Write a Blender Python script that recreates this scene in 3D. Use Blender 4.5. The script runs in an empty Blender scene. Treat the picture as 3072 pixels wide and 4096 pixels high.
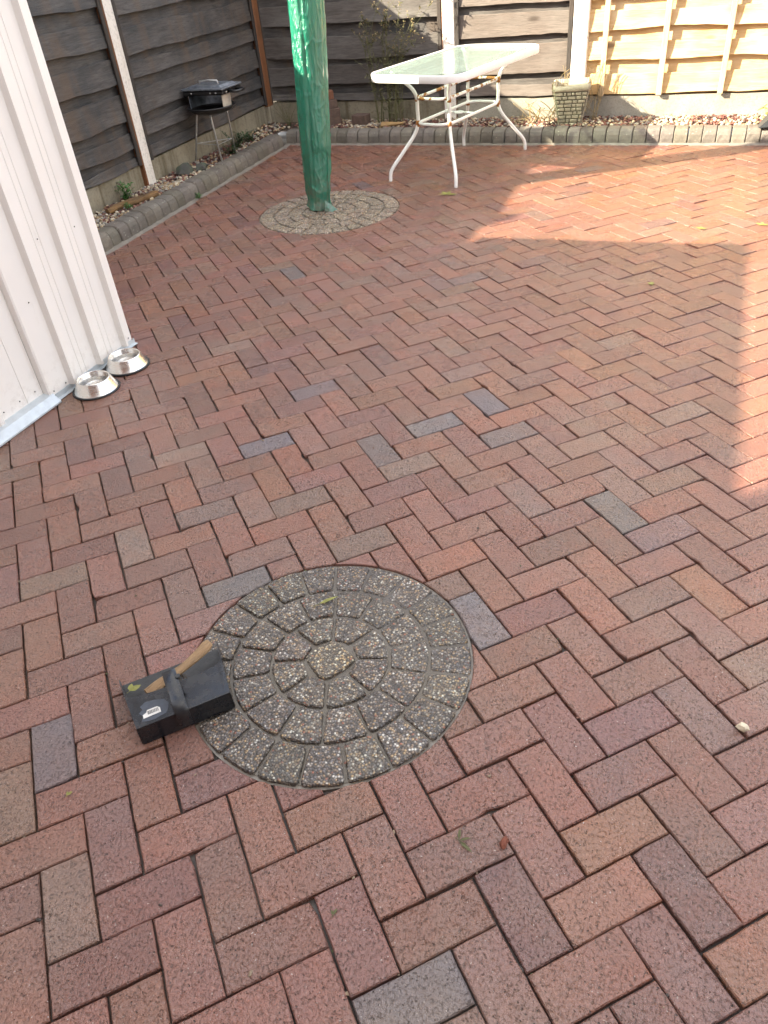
import bpy, bmesh, math, random
from mathutils import Vector, Matrix, noise
rnd = random.Random(7)
R = math.radians
sc = bpy.context.scene
COL = sc.collection

# ------------------------------------------------------------------ camera
cam = bpy.data.cameras.new('camera')
cam.sensor_fit = 'VERTICAL'; cam.sensor_height = 36.0; cam.lens = 3017.66 / 4096 * 36
cam.clip_start = 0.05; cam.clip_end = 300
co = bpy.data.objects.new('camera', cam); COL.objects.link(co)
M = Matrix(((0.92898, -0.16201, 0.33279, 1.06775),
            (0.36082, 0.59673, -0.71674, -0.56100),
            (-0.08247, 0.78592, 0.61281, 1.49206), (0, 0, 0, 1)))
co.matrix_world = M
sc.camera = co

# ------------------------------------------------------------------ light
SUN_AZ, SUN_EL = 33.0, 30.0            # direction the shadows run (from +X), elevation
w = bpy.data.worlds.new('World'); sc.world = w; w.use_nodes = True
nt = w.node_tree; nt.nodes.clear()
sky = nt.nodes.new('ShaderNodeTexSky'); sky.sky_type = 'NISHITA'; sky.sun_disc = False
sky.sun_elevation = R(SUN_EL); sky.sun_rotation = R(270 - SUN_AZ)
sky.air_density = 1.0; sky.dust_density = 3.0; sky.ozone_density = 1.0
bg = nt.nodes.new('ShaderNodeBackground'); bg.inputs[1].default_value = 0.13
wo = nt.nodes.new('ShaderNodeOutputWorld')
# broken white cloud over the blue
tc = nt.nodes.new('ShaderNodeTexCoord'); cl = nt.nodes.new('ShaderNodeTexNoise')
cl.inputs['Scale'].default_value = 2.6; cl.inputs['Detail'].default_value = 6; cl.inputs['Roughness'].default_value = .55
cr = nt.nodes.new('ShaderNodeValToRGB'); cr.color_ramp.elements[0].position = .40; cr.color_ramp.elements[1].position = .58
mxs = nt.nodes.new('ShaderNodeMix'); mxs.data_type = 'RGBA'; mxs.inputs[7].default_value = (5.3, 5.0, 4.6, 1)
nt.links.new(tc.outputs['Generated'], cl.inputs['Vector']); nt.links.new(cl.outputs[0], cr.inputs[0])
nt.links.new(cr.outputs[0], mxs.inputs[0]); nt.links.new(sky.outputs[0], mxs.inputs[6])
nt.links.new(mxs.outputs[2], bg.inputs[0]); nt.links.new(bg.outputs[0], wo.inputs[0])
sl = bpy.data.lights.new('sun', 'SUN'); sl.energy = 5.0; sl.angle = R(0.6); sl.color = (1.0, 0.90, 0.70)
so = bpy.data.objects.new('sun', sl); COL.objects.link(so)
dv = Vector((math.cos(R(SUN_AZ)) * math.cos(R(SUN_EL)), math.sin(R(SUN_AZ)) * math.cos(R(SUN_EL)), -math.sin(R(SUN_EL))))
so.rotation_euler = dv.to_track_quat('-Z', 'Y').to_euler(); so.location = (-6, -4, 6)
vs = sc.view_settings
vs.view_transform = 'Standard'; vs.look = 'None'; vs.exposure = 2.32; vs.gamma = 1.0
vs.use_curve_mapping = False
sc.render.engine = 'CYCLES'
sc.cycles.max_bounces = 6; sc.cycles.diffuse_bounces = 3; sc.cycles.glossy_bounces = 4; sc.cycles.use_adaptive_sampling = True; sc.cycles.adaptive_threshold = .025; sc.cycles.transparent_max_bounces = 12
sc.cycles.use_denoising = True

# ------------------------------------------------------------------ helpers
class MB:
    """collects vertices and faces for one mesh object"""
    def __init__(s): s.v = []; s.f = []; s.mi = []; s.col = []; s.cur = 0; s.c = None
    def add(s, vs_, fs, mi=None):
        n = len(s.v); s.v += [tuple(p) for p in vs_]
        for f in fs:
            s.f.append(tuple(n + i for i in f)); s.mi.append(s.cur if mi is None else mi); s.col.append(s.c)
    def box(s, a, b, bev=0.0):
        x0, y0, z0 = a; x1, y1, z1 = b
        if bev <= 0:
            s.add([(x0,y0,z0),(x1,y0,z0),(x1,y1,z0),(x0,y1,z0),(x0,y0,z1),(x1,y0,z1),(x1,y1,z1),(x0,y1,z1)],
                  [(0,3,2,1),(4,5,6,7),(0,1,5,4),(1,2,6,5),(2,3,7,6),(3,0,4,7)])
        else:
            e = bev
            def ring(z, d): return [(x0+d,y0,z),(x1-d,y0,z),(x1,y0+d,z),(x1,y1-d,z),(x1-d,y1,z),(x0+d,y1,z),(x0,y1-d,z),(x0,y0+d,z)]
            def inr(z): return [(x0+e,y0+e,z),(x1-e,y0+e,z),(x1-e,y0+e,z),(x1-e,y1-e,z),(x1-e,y1-e,z),(x0+e,y1-e,z),(x0+e,y1-e,z),(x0+e,y0+e,z)]
            vs_ = inr(z0) + ring(z0+e, e) + ring(z1-e, e) + inr(z1)
            fs = [(0,7,6,5,4,3,2,1)]
            for k in range(3):
                for i in range(8): fs.append((k*8+i, k*8+(i+1)%8, k*8+8+(i+1)%8, k*8+8+i))
            fs.append(tuple(24+i for i in range(8)))
            s.add(vs_, fs)
    def obox(s, c, ax, ay, az):
        c = Vector(c); ax = Vector(ax); ay = Vector(ay); az = Vector(az)
        s.add([c-ax-ay-az, c+ax-ay-az, c+ax+ay-az, c-ax+ay-az, c-ax-ay+az, c+ax-ay+az, c+ax+ay+az, c-ax+ay+az],
              [(0,3,2,1),(4,5,6,7),(0,1,5,4),(1,2,6,5),(2,3,7,6),(3,0,4,7)])
    def tube(s, pts, r, n=8, closed=False, flat=1.0):
        pts = [Vector(p) for p in pts]; m = len(pts); rs = r if isinstance(r, (list, tuple)) else [r]*m
        rings = []; up = None
        for i, p in enumerate(pts):
            if closed: t = pts[(i+1) % m] - pts[i-1]
            else: t = pts[min(i+1, m-1)] - pts[max(i-1, 0)]
            t.normalize()
            if up is None:
                up = Vector((0,0,1)) if abs(t.z) < .9 else Vector((1,0,0))
            a = t.cross(up)
            if a.length < 1e-4: a = t.cross(Vector((0,1,0.1)))
            a.normalize(); b = a.cross(t); up = b
            rings.append([p + (a*math.cos(k*2*math.pi/n) + b*math.sin(k*2*math.pi/n)*flat)*rs[i] for k in range(n)])
        vs_ = [q for rg in rings for q in rg]; fs = []
        for i in range(m if closed else m-1):
            j = (i+1) % m
            for k in range(n): fs.append((i*n+k, i*n+(k+1)%n, j*n+(k+1)%n, j*n+k))
        if not closed:
            fs.append(tuple(range(n))[::-1]); fs.append(tuple((m-1)*n+k for k in range(n)))
        s.add(vs_, fs)
    def lathe(s, prof, n=32, c=(0,0,0)):
        vs_ = []
        for r, z in prof:
            for k in range(n): vs_.append((c[0]+r*math.cos(2*math.pi*k/n), c[1]+r*math.sin(2*math.pi*k/n), c[2]+z))
        fs = []
        for i in range(len(prof)-1):
            for k in range(n): fs.append((i*n+k, i*n+(k+1)%n, (i+1)*n+(k+1)%n, (i+1)*n+k))
        if prof[0][0] > 1e-6: fs.append(tuple(range(n))[::-1])
        if prof[-1][0] > 1e-6: fs.append(tuple((len(prof)-1)*n+k for k in range(n)))
        s.add(vs_, fs)
    def mesh(s, name, mats, smooth=False):
        me = bpy.data.meshes.new(name); me.from_pydata(s.v, [], s.f)
        if not isinstance(mats, (list, tuple)): mats = [mats]
        for m in mats: me.materials.append(m)
        me.polygons.foreach_set('material_index', s.mi)
        if any(c is not None for c in s.col):
            at = me.color_attributes.new('tint', 'FLOAT_COLOR', 'CORNER'); d = []
            for p, c in zip(me.polygons, s.col): d += list(c or (1,1,1,1)) * p.loop_total
            at.data.foreach_set('color', d)
        if smooth: me.polygons.foreach_set('use_smooth', [True]*len(me.polygons))
        me.update()
        return me
    def build(s, name, mats, parent=None, smooth=False, fix=False, angle=None):
        me = s.mesh(name, mats, smooth)
        if fix:
            bm = bmesh.new(); bm.from_mesh(me); bmesh.ops.recalc_face_normals(bm, faces=bm.faces); bm.to_mesh(me); bm.free()
        if smooth and angle: me.set_sharp_from_angle(angle=R(angle))
        return link(name, me, parent)

def link(name, data, parent=None):
    o = bpy.data.objects.new(name, data); COL.objects.link(o)
    if parent: o.parent = parent
    return o
def empty(name, loc=(0,0,0), rz=0.0):
    o = bpy.data.objects.new(name, None); COL.objects.link(o)
    o.location = loc; o.rotation_euler = (0,0,rz); o.empty_display_size = .1
    return o
def tag(o, label=None, cat=None, group=None, kind=None):
    if label: o['label'] = label
    if cat: o['category'] = cat
    if group: o['group'] = group
    if kind: o['kind'] = kind
    return o

# ------------------------------------------------------------------ materials
class N:
    def __init__(s, name):
        s.m = bpy.data.materials.new(name); s.m.use_nodes = True; s.t = s.m.node_tree; s.t.nodes.clear()
        s.out = s.t.nodes.new('ShaderNodeOutputMaterial'); s.b = s.t.nodes.new('ShaderNodeBsdfPrincipled')
        s.t.links.new(s.b.outputs[0], s.out.inputs[0])
    def n(s, typ, **kw):
        x = s.t.nodes.new('ShaderNode' + typ)
        for k, v in kw.items():
            if k in x.inputs.keys(): s.put(x.inputs[k], v)
            else: setattr(x, k, v)
        return x
    def put(s, inp, v):
        if isinstance(v, bpy.types.NodeSocket): s.t.links.new(v, inp)
        elif isinstance(v, (tuple, list)) and len(v) == 3 and inp.type == 'RGBA': inp.default_value = (*v, 1)
        else: inp.default_value = v
    def pos(s, sx=1, sy=1, sz=1, obj=False):
        g = s.n('TexCoord').outputs['Object'] if obj else s.n('NewGeometry').outputs['Position']
        m = s.n('Mapping'); s.put(m.inputs[0], g); m.inputs['Scale'].default_value = (sx, sy, sz)
        return m.outputs[0]
    def noise(s, vec, scale, detail=3, rough=.55, dist=0.0):
        x = s.n('TexNoise'); s.put(x.inputs['Vector'], vec); x.inputs['Scale'].default_value = scale
        x.inputs['Detail'].default_value = detail; x.inputs['Roughness'].default_value = rough; x.inputs['Distortion'].default_value = dist
        return x.outputs[0]
    def vor(s, vec, scale, out=0, feature='F1', rand=1.0):
        x = s.n('TexVoronoi'); x.feature = feature; s.put(x.inputs['Vector'], vec); x.inputs['Scale'].default_value = scale
        x.inputs['Randomness'].default_value = rand
        return x.outputs[out]
    def ramp(s, fac, stops, interp='LINEAR'):
        x = s.n('ValToRGB'); s.put(x.inputs[0], fac); cr = x.color_ramp; cr.interpolation = interp
        while len(cr.elements) < len(stops): cr.elements.new(.5)
        for e, (p, c) in zip(cr.elements, stops):
            e.position = p; e.color = (c, c, c, 1) if isinstance(c, (int, float)) else (*c, 1)
        return x.outputs[0]
    def mix(s, fac, a, b, mode='MIX'):
        x = s.n('Mix'); x.data_type = 'RGBA'; x.blend_type = mode
        s.put(x.inputs[0], fac); s.put(x.inputs[6], a); s.put(x.inputs[7], b)
        return x.outputs[2]
    def math(s, op, a, b=0.0, clamp=False):
        x = s.n('Math'); x.operation = op; x.use_clamp = clamp; s.put(x.inputs[0], a); s.put(x.inputs[1], b)
        return x.outputs[0]
    def bump(s, h, strength=.5, dist=.002, prev=None):
        x = s.n('Bump'); s.put(x.inputs['Height'], h); x.inputs['Strength'].default_value = strength; x.inputs['Distance'].default_value = dist
        if prev: s.put(x.inputs['Normal'], prev)
        return x.outputs[0]
    def done(s, color=None, rough=None, normal=None, metal=None, **kw):
        if color is not None: s.put(s.b.inputs['Base Color'], color)
        if rough is not None: s.put(s.b.inputs['Roughness'], rough)
        if normal is not None: s.put(s.b.inputs['Normal'], normal)
        if metal is not None: s.put(s.b.inputs['Metallic'], metal)
        for k, v in kw.items(): s.put(s.b.inputs[k.replace('_', ' ')], v)
        return s.m

def brick_material(name, joined):
    k = N(name)
    if joined:
        t = k.n('Attribute', attribute_name='tint').outputs['Color']
    else:
        t = k.n('ObjectInfo').outputs['Color']
    p = k.pos()
    big = k.noise(p, 7, 3, .6)
    c = k.mix(k.ramp(big, [(.42, 0), (.70, 1)]), t, k.mix(1, t, (1.14, .95, .84), 'MULTIPLY'))
    pb = k.noise(k.pos(1.3, .8, 1), 11, 2, .5)
    c = k.mix(k.ramp(pb, [(.55, 0), (.78, .5)]), c, k.mix(1, t, (.76, .80, .92), 'MULTIPLY'))
    # patches of dried sand and grime left by standing water
    gr = k.noise(k.pos(1, 1, 1), 1.7, 4, .62)
    c = k.mix(k.ramp(gr, [(.54, 0), (.76, .55)]), c, (.23, .175, .125))
    # dragged texture: irregular dents, small open pits, pale grit
    fine = k.noise(p, 420, 2, .6)
    dent = k.noise(k.pos(1, .8, 1), 165, 4, .66, .4)
    zone = k.noise(p, 26, 2, .6)
    dm = k.ramp(dent, [(.34, 1), (.45, 0)])
    dm = k.math('MULTIPLY', dm, k.ramp(zone, [(.30, .35), (.60, 1)]))
    c = k.mix(k.math('MULTIPLY', dm, .80), c, k.mix(1, c, (.30, .26, .25), 'MULTIPLY'))
    c = k.mix(k.ramp(fine, [(.30, .45), (.52, 0)]), c, k.mix(1, c, (.5, .48, .47), 'MULTIPLY'))
    lite = k.ramp(dent, [(.56, 0), (.72, .55)])
    c = k.mix(lite, c, k.mix(1, c, (1.5, 1.5, 1.5), 'MULTIPLY'))
    wob = k.n('VectorMath'); wob.operation = 'ADD'; k.put(wob.inputs[0], p)
    wn = k.n('TexNoise'); k.put(wn.inputs['Vector'], p); wn.inputs['Scale'].default_value = 160
    wsc = k.n('VectorMath'); wsc.operation = 'SCALE'; k.put(wsc.inputs[0], wn.outputs['Color']); wsc.inputs['Scale'].default_value = .008
    k.put(wob.inputs[1], wsc.outputs[0])
    pit = k.vor(wob.outputs[0], 118, 0); pc = k.n('SeparateColor'); k.put(pc.inputs[0], k.vor(wob.outputs[0], 118, 1))
    pits = k.math('MULTIPLY', k.ramp(pit, [(.10, 1), (.26, 0)]), k.ramp(pc.outputs[0], [(.35, 0), (.75, 1)]))
    c = k.mix(k.math('MULTIPLY', pits, .85), c, (.030, .018, .016))
    sp = k.vor(wob.outputs[0], 105, 0)
    sep = k.n('SeparateColor'); k.put(sep.inputs[0], k.vor(wob.outputs[0], 105, 1))
    specks = k.math('MULTIPLY', k.ramp(sp, [(.08, 1), (.18, 0)]), k.math('GREATER_THAN', sep.outputs[1], .78))
    c = k.mix(k.math('MULTIPLY', specks, .7), c, (.50, .42, .36))
    h = k.math('SUBTRACT', dent, k.math('ADD', k.math('MULTIPLY', pits, .5), k.math('MULTIPLY', dm, .2)))
    wet = k.noise(p, 4.5, 3, .6)
    ro = k.math('ADD', k.ramp(wet, [(.30, .12), (.66, .30)]), k.math('MULTIPLY', fine, .12))
    nb = k.bump(h, 1.0, .0046)
    return k.done(c, ro, nb, Specular_IOR_Level=.90)

def mk_aggregate():
    k = N('exposed_aggregate')
    p = k.pos()
    v = k.vor(p, 165, 1); d = k.vor(p, 165, 0)
    s = k.n('SeparateColor'); k.put(s.inputs[0], v)
    c = k.ramp(s.outputs[0], [(0, (.085, .072, .064)), (.24, (.15, .12, .10)), (.42, (.22, .165, .12)), (.57, (.36, .255, .15)),
                              (.66, (.18, .165, .16)), (.80, (.34, .30, .25)), (.92, (.55, .52, .46)), (.97, (.28, .12, .08))], 'CONSTANT')
    t = k.n('ObjectInfo').outputs['Color']
    c = k.mix(1, c, t, 'MULTIPLY')
    gap = k.ramp(d, [(.30, 0), (.62, 1)])
    c = k.mix(k.math('MULTIPLY', gap, .8), c, (.05, .043, .036))
    dirt = k.ramp(k.noise(p, 9, 3), [(.52, 0), (.78, .5)])
    c = k.mix(dirt, c, (.14, .115, .09))
    return k.done(c, k.ramp(s.outputs[1], [(0, .22), (1, .55)]), k.bump(k.math('SUBTRACT', 1, d), .9, .004), Specular_IOR_Level=.5)

def mk_concrete(name, base, dark, scale=1.0, rough=.85, streak=True, stain=(.16, .12, .06)):
    k = N(name); p = k.pos()
    a = k.noise(p, 5*scale, 4, .65); b = k.noise(p, 60*scale, 3, .6)
    c = k.mix(k.ramp(a, [(.35, 0), (.7, 1)]), base, dark)
    if streak:
        st = k.noise(k.pos(9, 9, .8), 1.6, 3, .6)
        c = k.mix(k.ramp(st, [(.5, 0), (.72, .75)]), c, stain)
    c = k.mix(k.ramp(b, [(.3, .5), (.5, 0)]), c, k.mix(1, c, (.5, .5, .5), 'MULTIPLY'))
    pv = k.ramp(k.vor(p, 55*scale, 0), [(.08, 1), (.18, 0)])
    c = k.mix(k.math('MULTIPLY', pv, .55), c, k.mix(1, c, (.35, .34, .33), 'MULTIPLY'))
    return k.done(c, rough, k.bump(k.math('ADD', b, a), .45, .004))

def mk_kerb():
    k = N('kerb_concrete'); p = k.pos(); t = k.n('ObjectInfo').outputs['Color']
    a = k.noise(p, 14, 4, .6); b = k.noise(p, 170, 3, .6)
    c = k.mix(k.ramp(a, [(.35, 0), (.7, 1)]), (.175, .150, .124), (.122, .106, .090))
    c = k.mix(1, c, t, 'MULTIPLY')
    c = k.mix(k.ramp(b, [(.32, .6), (.5, 0)]), c, k.mix(1, c, (.45, .45, .45), 'MULTIPLY'))
    v = k.vor(p, 42, 0); vc = k.n('SeparateColor'); k.put(vc.inputs[0], k.vor(p, 42, 1))
    sp = k.math('MULTIPLY', k.ramp(v, [(.10, 1), (.16, 0)]), k.math('GREATER_THAN', vc.outputs[0], .72))
    c = k.mix(k.math('MULTIPLY', sp, .8), c, (.50, .46, .40))
    return k.done(c, .72, k.bump(k.math('ADD', b, a), .6, .004))

def mk_wood(name, c0, c1, c2, axis='x', rough=.75, stain=None, grain=1.0, blotch=.5):
    """weathered board: grain runs along the board's local x"""
    k = N(name)
    o = k.n('TexCoord').outputs['Object']
    rn = k.n('ObjectInfo').outputs['Random']
    off = k.n('CombineXYZ'); k.put(off.inputs[0], k.math('MULTIPLY', rn, 37)); k.put(off.inputs[2], k.math('MULTIPLY', rn, 53))
    va = k.n('VectorMath'); va.operation = 'ADD'; k.put(va.inputs[0], o); k.put(va.inputs[1], off.outputs[0])
    def mp(sx, sy, sz):
        m = k.n('Mapping'); k.put(m.inputs[0], va.outputs[0]); m.inputs['Scale'].default_value = (sx, sy, sz); return m.outputs[0]
    sc_ = (1.2, 14, 14) if axis == 'x' else (14, 14, 1.2)
    g = k.noise(mp(*sc_), 3.2, 5, .65, 1.2)
    g2 = k.noise(mp(sc_[0]*1.5, sc_[1]*2.2, sc_[2]*2.2), 7, 4, .7, .6)
    b = k.noise(mp(2, 3, 3), 1.4, 3, .55)
    c = k.mix(k.ramp(g, [(.33, 0), (.66, 1)]), c0, c1)
    c = k.mix(k.ramp(b, [(.42, 0), (.66, blotch)]), c, c2)
    c = k.mix(k.ramp(g2, [(.30, .55*min(grain, 1.5)), (.52, 0)]), c, k.mix(1, c, (.38, .36, .35), 'MULTIPLY'))
    kd = k.vor(mp(2.3, 6, 6) if axis == 'x' else mp(6, 6, 2.3), 1.0, 0)
    c = k.mix(k.ramp(kd, [(.07, .8), (.15, 0)]), c, k.mix(1, c, (.28, .22, .18), 'MULTIPLY'))
    if stain is not None:
        st = k.noise(k.pos(4, 4, .5), 1.5, 3, .6)
        c = k.mix(k.ramp(st, [(.50, 0), (.70, .7)]), c, stain)
    h = k.math('ADD', k.math('MULTIPLY', g, .6), k.math('MULTIPLY', g2, .5))
    return k.done(c, rough, k.bump(h, .9, .005))

def plain(name, col, rough=.5, metal=0.0, var=.25, scale=20, bump=.0, bs=60, **kw):
    k = N(name); p = k.pos()
    a = k.noise(p, scale, 4, .6)
    c = k.mix(k.ramp(a, [(.3, 1), (.7, 0)]), col, k.mix(1, col, (1-var,)*3, 'MULTIPLY'))
    nb = k.bump(k.noise(p, bs, 3, .6), bump, .003) if bump else None
    return k.done(c, rough, nb, metal, **kw)

MAT = {}
MAT['brick'] = brick_material('paver_brick', False)
MAT['brick_far'] = brick_material('paver_brick_joined', True)
MAT['agg'] = mk_aggregate()
MAT['kerb'] = mk_kerb()
MAT['mortar'] = mk_concrete('mortar', (.24, .21, .175), (.15, .13, .11), 3, .9, False)
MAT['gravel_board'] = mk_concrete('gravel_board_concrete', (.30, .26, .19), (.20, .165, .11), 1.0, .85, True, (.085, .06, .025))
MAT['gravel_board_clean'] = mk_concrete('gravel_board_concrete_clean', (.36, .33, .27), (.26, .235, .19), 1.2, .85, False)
MAT['post'] = mk_concrete('post_concrete', (.78, .72, .66), (.68, .62, .55), 1.0, .75, True, (.58, .51, .43))
MAT['post_stain'] = mk_wood('post_brown_stain', (.24, .095, .035), (.17, .062, .022), (.10, .045, .02), 'z', .7, None, .6, .5)
MAT['dark_wood'] = mk_wood('weathered_dark_board', (.112, .100, .092), (.050, .043, .040), (.034, .035, .038), 'x', .7, (.100, .066, .044), 1.5, .8)
MAT['mid_wood'] = mk_wood('weathered_grey_board', (.120, .102, .09), (.055, .045, .039), (.150, .138, .128), 'x', .72, None, 1.4, .6)
MAT['grey_wood'] = mk_wood('silvered_board', (.155, .122, .102), (.100, .078, .064), (.195, .168, .148), 'x', .75)
MAT['gold_wood'] = mk_wood('new_pine_board', (.60, .43, .22), (.54, .33, .13), (.64, .50, .31), 'x', .65, None, .35, .8)
MAT['gold_batten'] = mk_wood('new_pine_batten', (.58, .43, .27), (.50, .34, .18), (.60, .48, .34), 'z', .65, None, .4, .6)
MAT['dark_batten'] = mk_wood('weathered_dark_batten', (.05, .04, .034), (.03, .025, .022), (.06, .035, .022), 'z', .7)

def mk_soil():
    k = N('soil'); p = k.pos()
    a = k.noise(p, 30, 5, .7)
    c = k.ramp(a, [(.3, (.035, .024, .017)), (.7, (.10, .07, .048))])
    return k.done(c, .9, k.bump(a, .8, .01))
MAT['soil'] = mk_soil()
def mk_bed():
    k = N('joint_sand'); p = k.pos()
    a = k.noise(p, 40, 4, .65); b = k.noise(p, 3, 3, .5)
    c = k.mix(k.ramp(b, [(.4, 0), (.65, 1)]), (.045, .032, .024), (.10, .076, .055))
    c = k.mix(k.ramp(k.noise(p, 6, 3, .6), [(.62, 0), (.72, .7)]), c, (.045, .060, .018))
    c = k.mix(k.ramp(a, [(.3, .6), (.6, 0)]), c, (.02, .016, .013))
    return k.done(c, k.ramp(b, [(.35, .75), (.65, .35)]), k.bump(a, .5, .004))
MAT['bed'] = mk_bed()
def mk_mud():
    k = N('wet_mud'); p = k.pos()
    a = k.noise(p, 12, 4, .6); c = k.ramp(a, [(.3, (.15, .13, .105)), (.7, (.27, .235, .19))])
    return k.done(c, k.ramp(a, [(.35, .18), (.7, .45)]), k.bump(k.noise(p, 70, 3), .15, .002))
MAT['mud'] = mk_mud()
def mk_puddle():
    k = N('muddy_water'); p = k.pos()
    a = k.noise(p, 14, 3, .6)
    tr = k.n('BsdfTransparent'); tr.inputs[0].default_value = (.80, .76, .70, 1)
    mx = k.n('MixShader'); k.put(mx.inputs[0], k.ramp(a, [(.3, .36), (.7, .64)]))
    k.done((.20, .175, .145), .06, None, Specular_IOR_Level=.5)
    k.t.links.new(tr.outputs[0], mx.inputs[1]); k.t.links.new(k.b.outputs[0], mx.inputs[2])
    k.t.links.new(mx.outputs[0], k.out.inputs[0])
    return k.m
MAT['puddle'] = mk_puddle()
def mk_stone(name, stops, rough=.6, scale=1.0):
    k = N(name); t = k.n('Attribute', attribute_name='tint').outputs['Color']
    a = k.noise(k.pos(), 70*scale, 3, .6)
    c = k.mix(1, t, k.ramp(a, [(.3, .72), (.7, 1.12)]), 'MULTIPLY')
    return k.done(c, rough, k.bump(a, .3, .003))
MAT['gravel'] = mk_stone('gravel_stone', None)
def mk_cream():
    k = N('cream_steel'); p = k.pos()
    a = k.noise(p, 3, 3, .5); g = k.noise(k.pos(1, 1, .35), 16, 4, .7)
    c = k.mix(k.ramp(a, [(.35, 0), (.7, 1)]), (.82, .785, .745), (.78, .745, .705))
    c = k.mix(k.ramp(g, [(.62, 0), (.85, .25)]), c, (.45, .38, .30))
    z = k.n('SeparateXYZ'); k.put(z.inputs[0], p)
    sp = k.math('MULTIPLY', k.ramp(z.outputs[2], [(.03, 1), (.22, 0)]), k.ramp(k.noise(p, 34, 4, .7), [(.50, 0), (.70, .28)]))
    c = k.mix(sp, c, (.30, .235, .17))
    return k.done(c, .38, None, Specular_IOR_Level=.5)
MAT['cream'] = mk_cream()
MAT['galv'] = plain('galvanised_steel', (.60, .65, .68), .40, .30, .2, 25, .1)
MAT['dark_gap'] = plain('dark_recess', (.04, .04, .04), .8)
MAT['screw'] = plain('screw_steel', (.09, .09, .09), .45, .7)
def mk_steel():
    k = N('polished_steel'); p = k.pos(obj=True)
    a = k.noise(k.pos(1, 1, 6, True), 9, 3, .6)
    return k.done(k.ramp(a, [(.3, (.74, .71, .66)), (.7, (.80, .78, .74))]), k.ramp(a, [(.3, .20), (.7, .34)]), k.bump(k.noise(p, 25, 3, .5), .05, .004), 1.0)
MAT['steel'] = mk_steel()
MAT['rubber'] = plain('black_rubber', (.025, .025, .027), .6)
def mk_water():
    k = N('clear_water')
    nb = k.bump(k.noise(k.pos(), 45, 2), .25, .003)
    k.done((.5, .5, .5), .03, nb)
    gl = k.n('BsdfGlossy'); gl.inputs['Roughness'].default_value = .03; k.put(gl.inputs['Normal'], nb)
    tr = k.n('BsdfTransparent'); fr = k.n('Fresnel'); fr.inputs[0].default_value = 1.5; k.put(fr.inputs[1], nb)
    mx = k.n('MixShader'); k.put(mx.inputs[0], k.math('ADD', fr.outputs[0], .10))
    k.t.links.new(tr.outputs[0], mx.inputs[1]); k.t.links.new(gl.outputs[0], mx.inputs[2]); k.t.links.new(mx.outputs[0], k.out.inputs[0])
    return k.m
MAT['water'] = mk_water()
def mk_whitepaint():
    k = N('white_painted_tube'); p = k.pos()
    a = k.noise(p, 30, 4, .6)
    c = k.mix(k.ramp(a, [(.35, 0), (.7, .35)]), (.80, .79, .77), (.66, .62, .56))
    return k.done(c, .35, k.bump(a, .08, .002))
MAT['white'] = mk_whitepaint()
def mk_rusty(name, lo, hi):
    k = N(name); p = k.pos()
    a = k.noise(p, 13, 4, .65); b = k.noise(p, 120, 3, .6)
    ru = k.mix(b, (.42, .19, .045), (.22, .075, .02))
    c = k.mix(k.ramp(a, [(lo, 0), (hi, 1)]), (.80, .78, .75), ru)
    return k.done(c, k.ramp(a, [(lo, .35), (hi, .85)]), k.bump(b, .2, .002))
MAT['rusty'] = mk_rusty('white_paint_with_rust', .50, .54)
MAT['rust'] = mk_rusty('heavy_rust', .36, .42)
def mk_glass():
    k = N('obscured_glass'); p = k.pos()
    n1 = k.bump(k.noise(p, 55, 2, .5), .25, .004)
    g = k.n('BsdfGlass'); g.inputs['Color'].default_value = (.86, .95, .91, 1); g.inputs['Roughness'].default_value = .16; g.inputs['IOR'].default_value = 1.45
    k.put(g.inputs['Normal'], n1)
    d = k.n('BsdfDiffuse'); d.inputs[0].default_value = (.62, .70, .65, 1)
    tr = k.n('BsdfTransparent'); tr.inputs[0].default_value = (.80, .90, .85, 1)
    m0 = k.n('MixShader'); m0.inputs[0].default_value = .5
    k.t.links.new(g.outputs[0], m0.inputs[1]); k.t.links.new(tr.outputs[0], m0.inputs[2])
    m1 = k.n('MixShader'); m1.inputs[0].default_value = .11
    k.t.links.new(m0.outputs[0], m1.inputs[1]); k.t.links.new(d.outputs[0], m1.inputs[2])
    k.t.links.new(m1.outputs[0], k.out.inputs[0])
    return k.m
MAT['glass'] = mk_glass()
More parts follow.
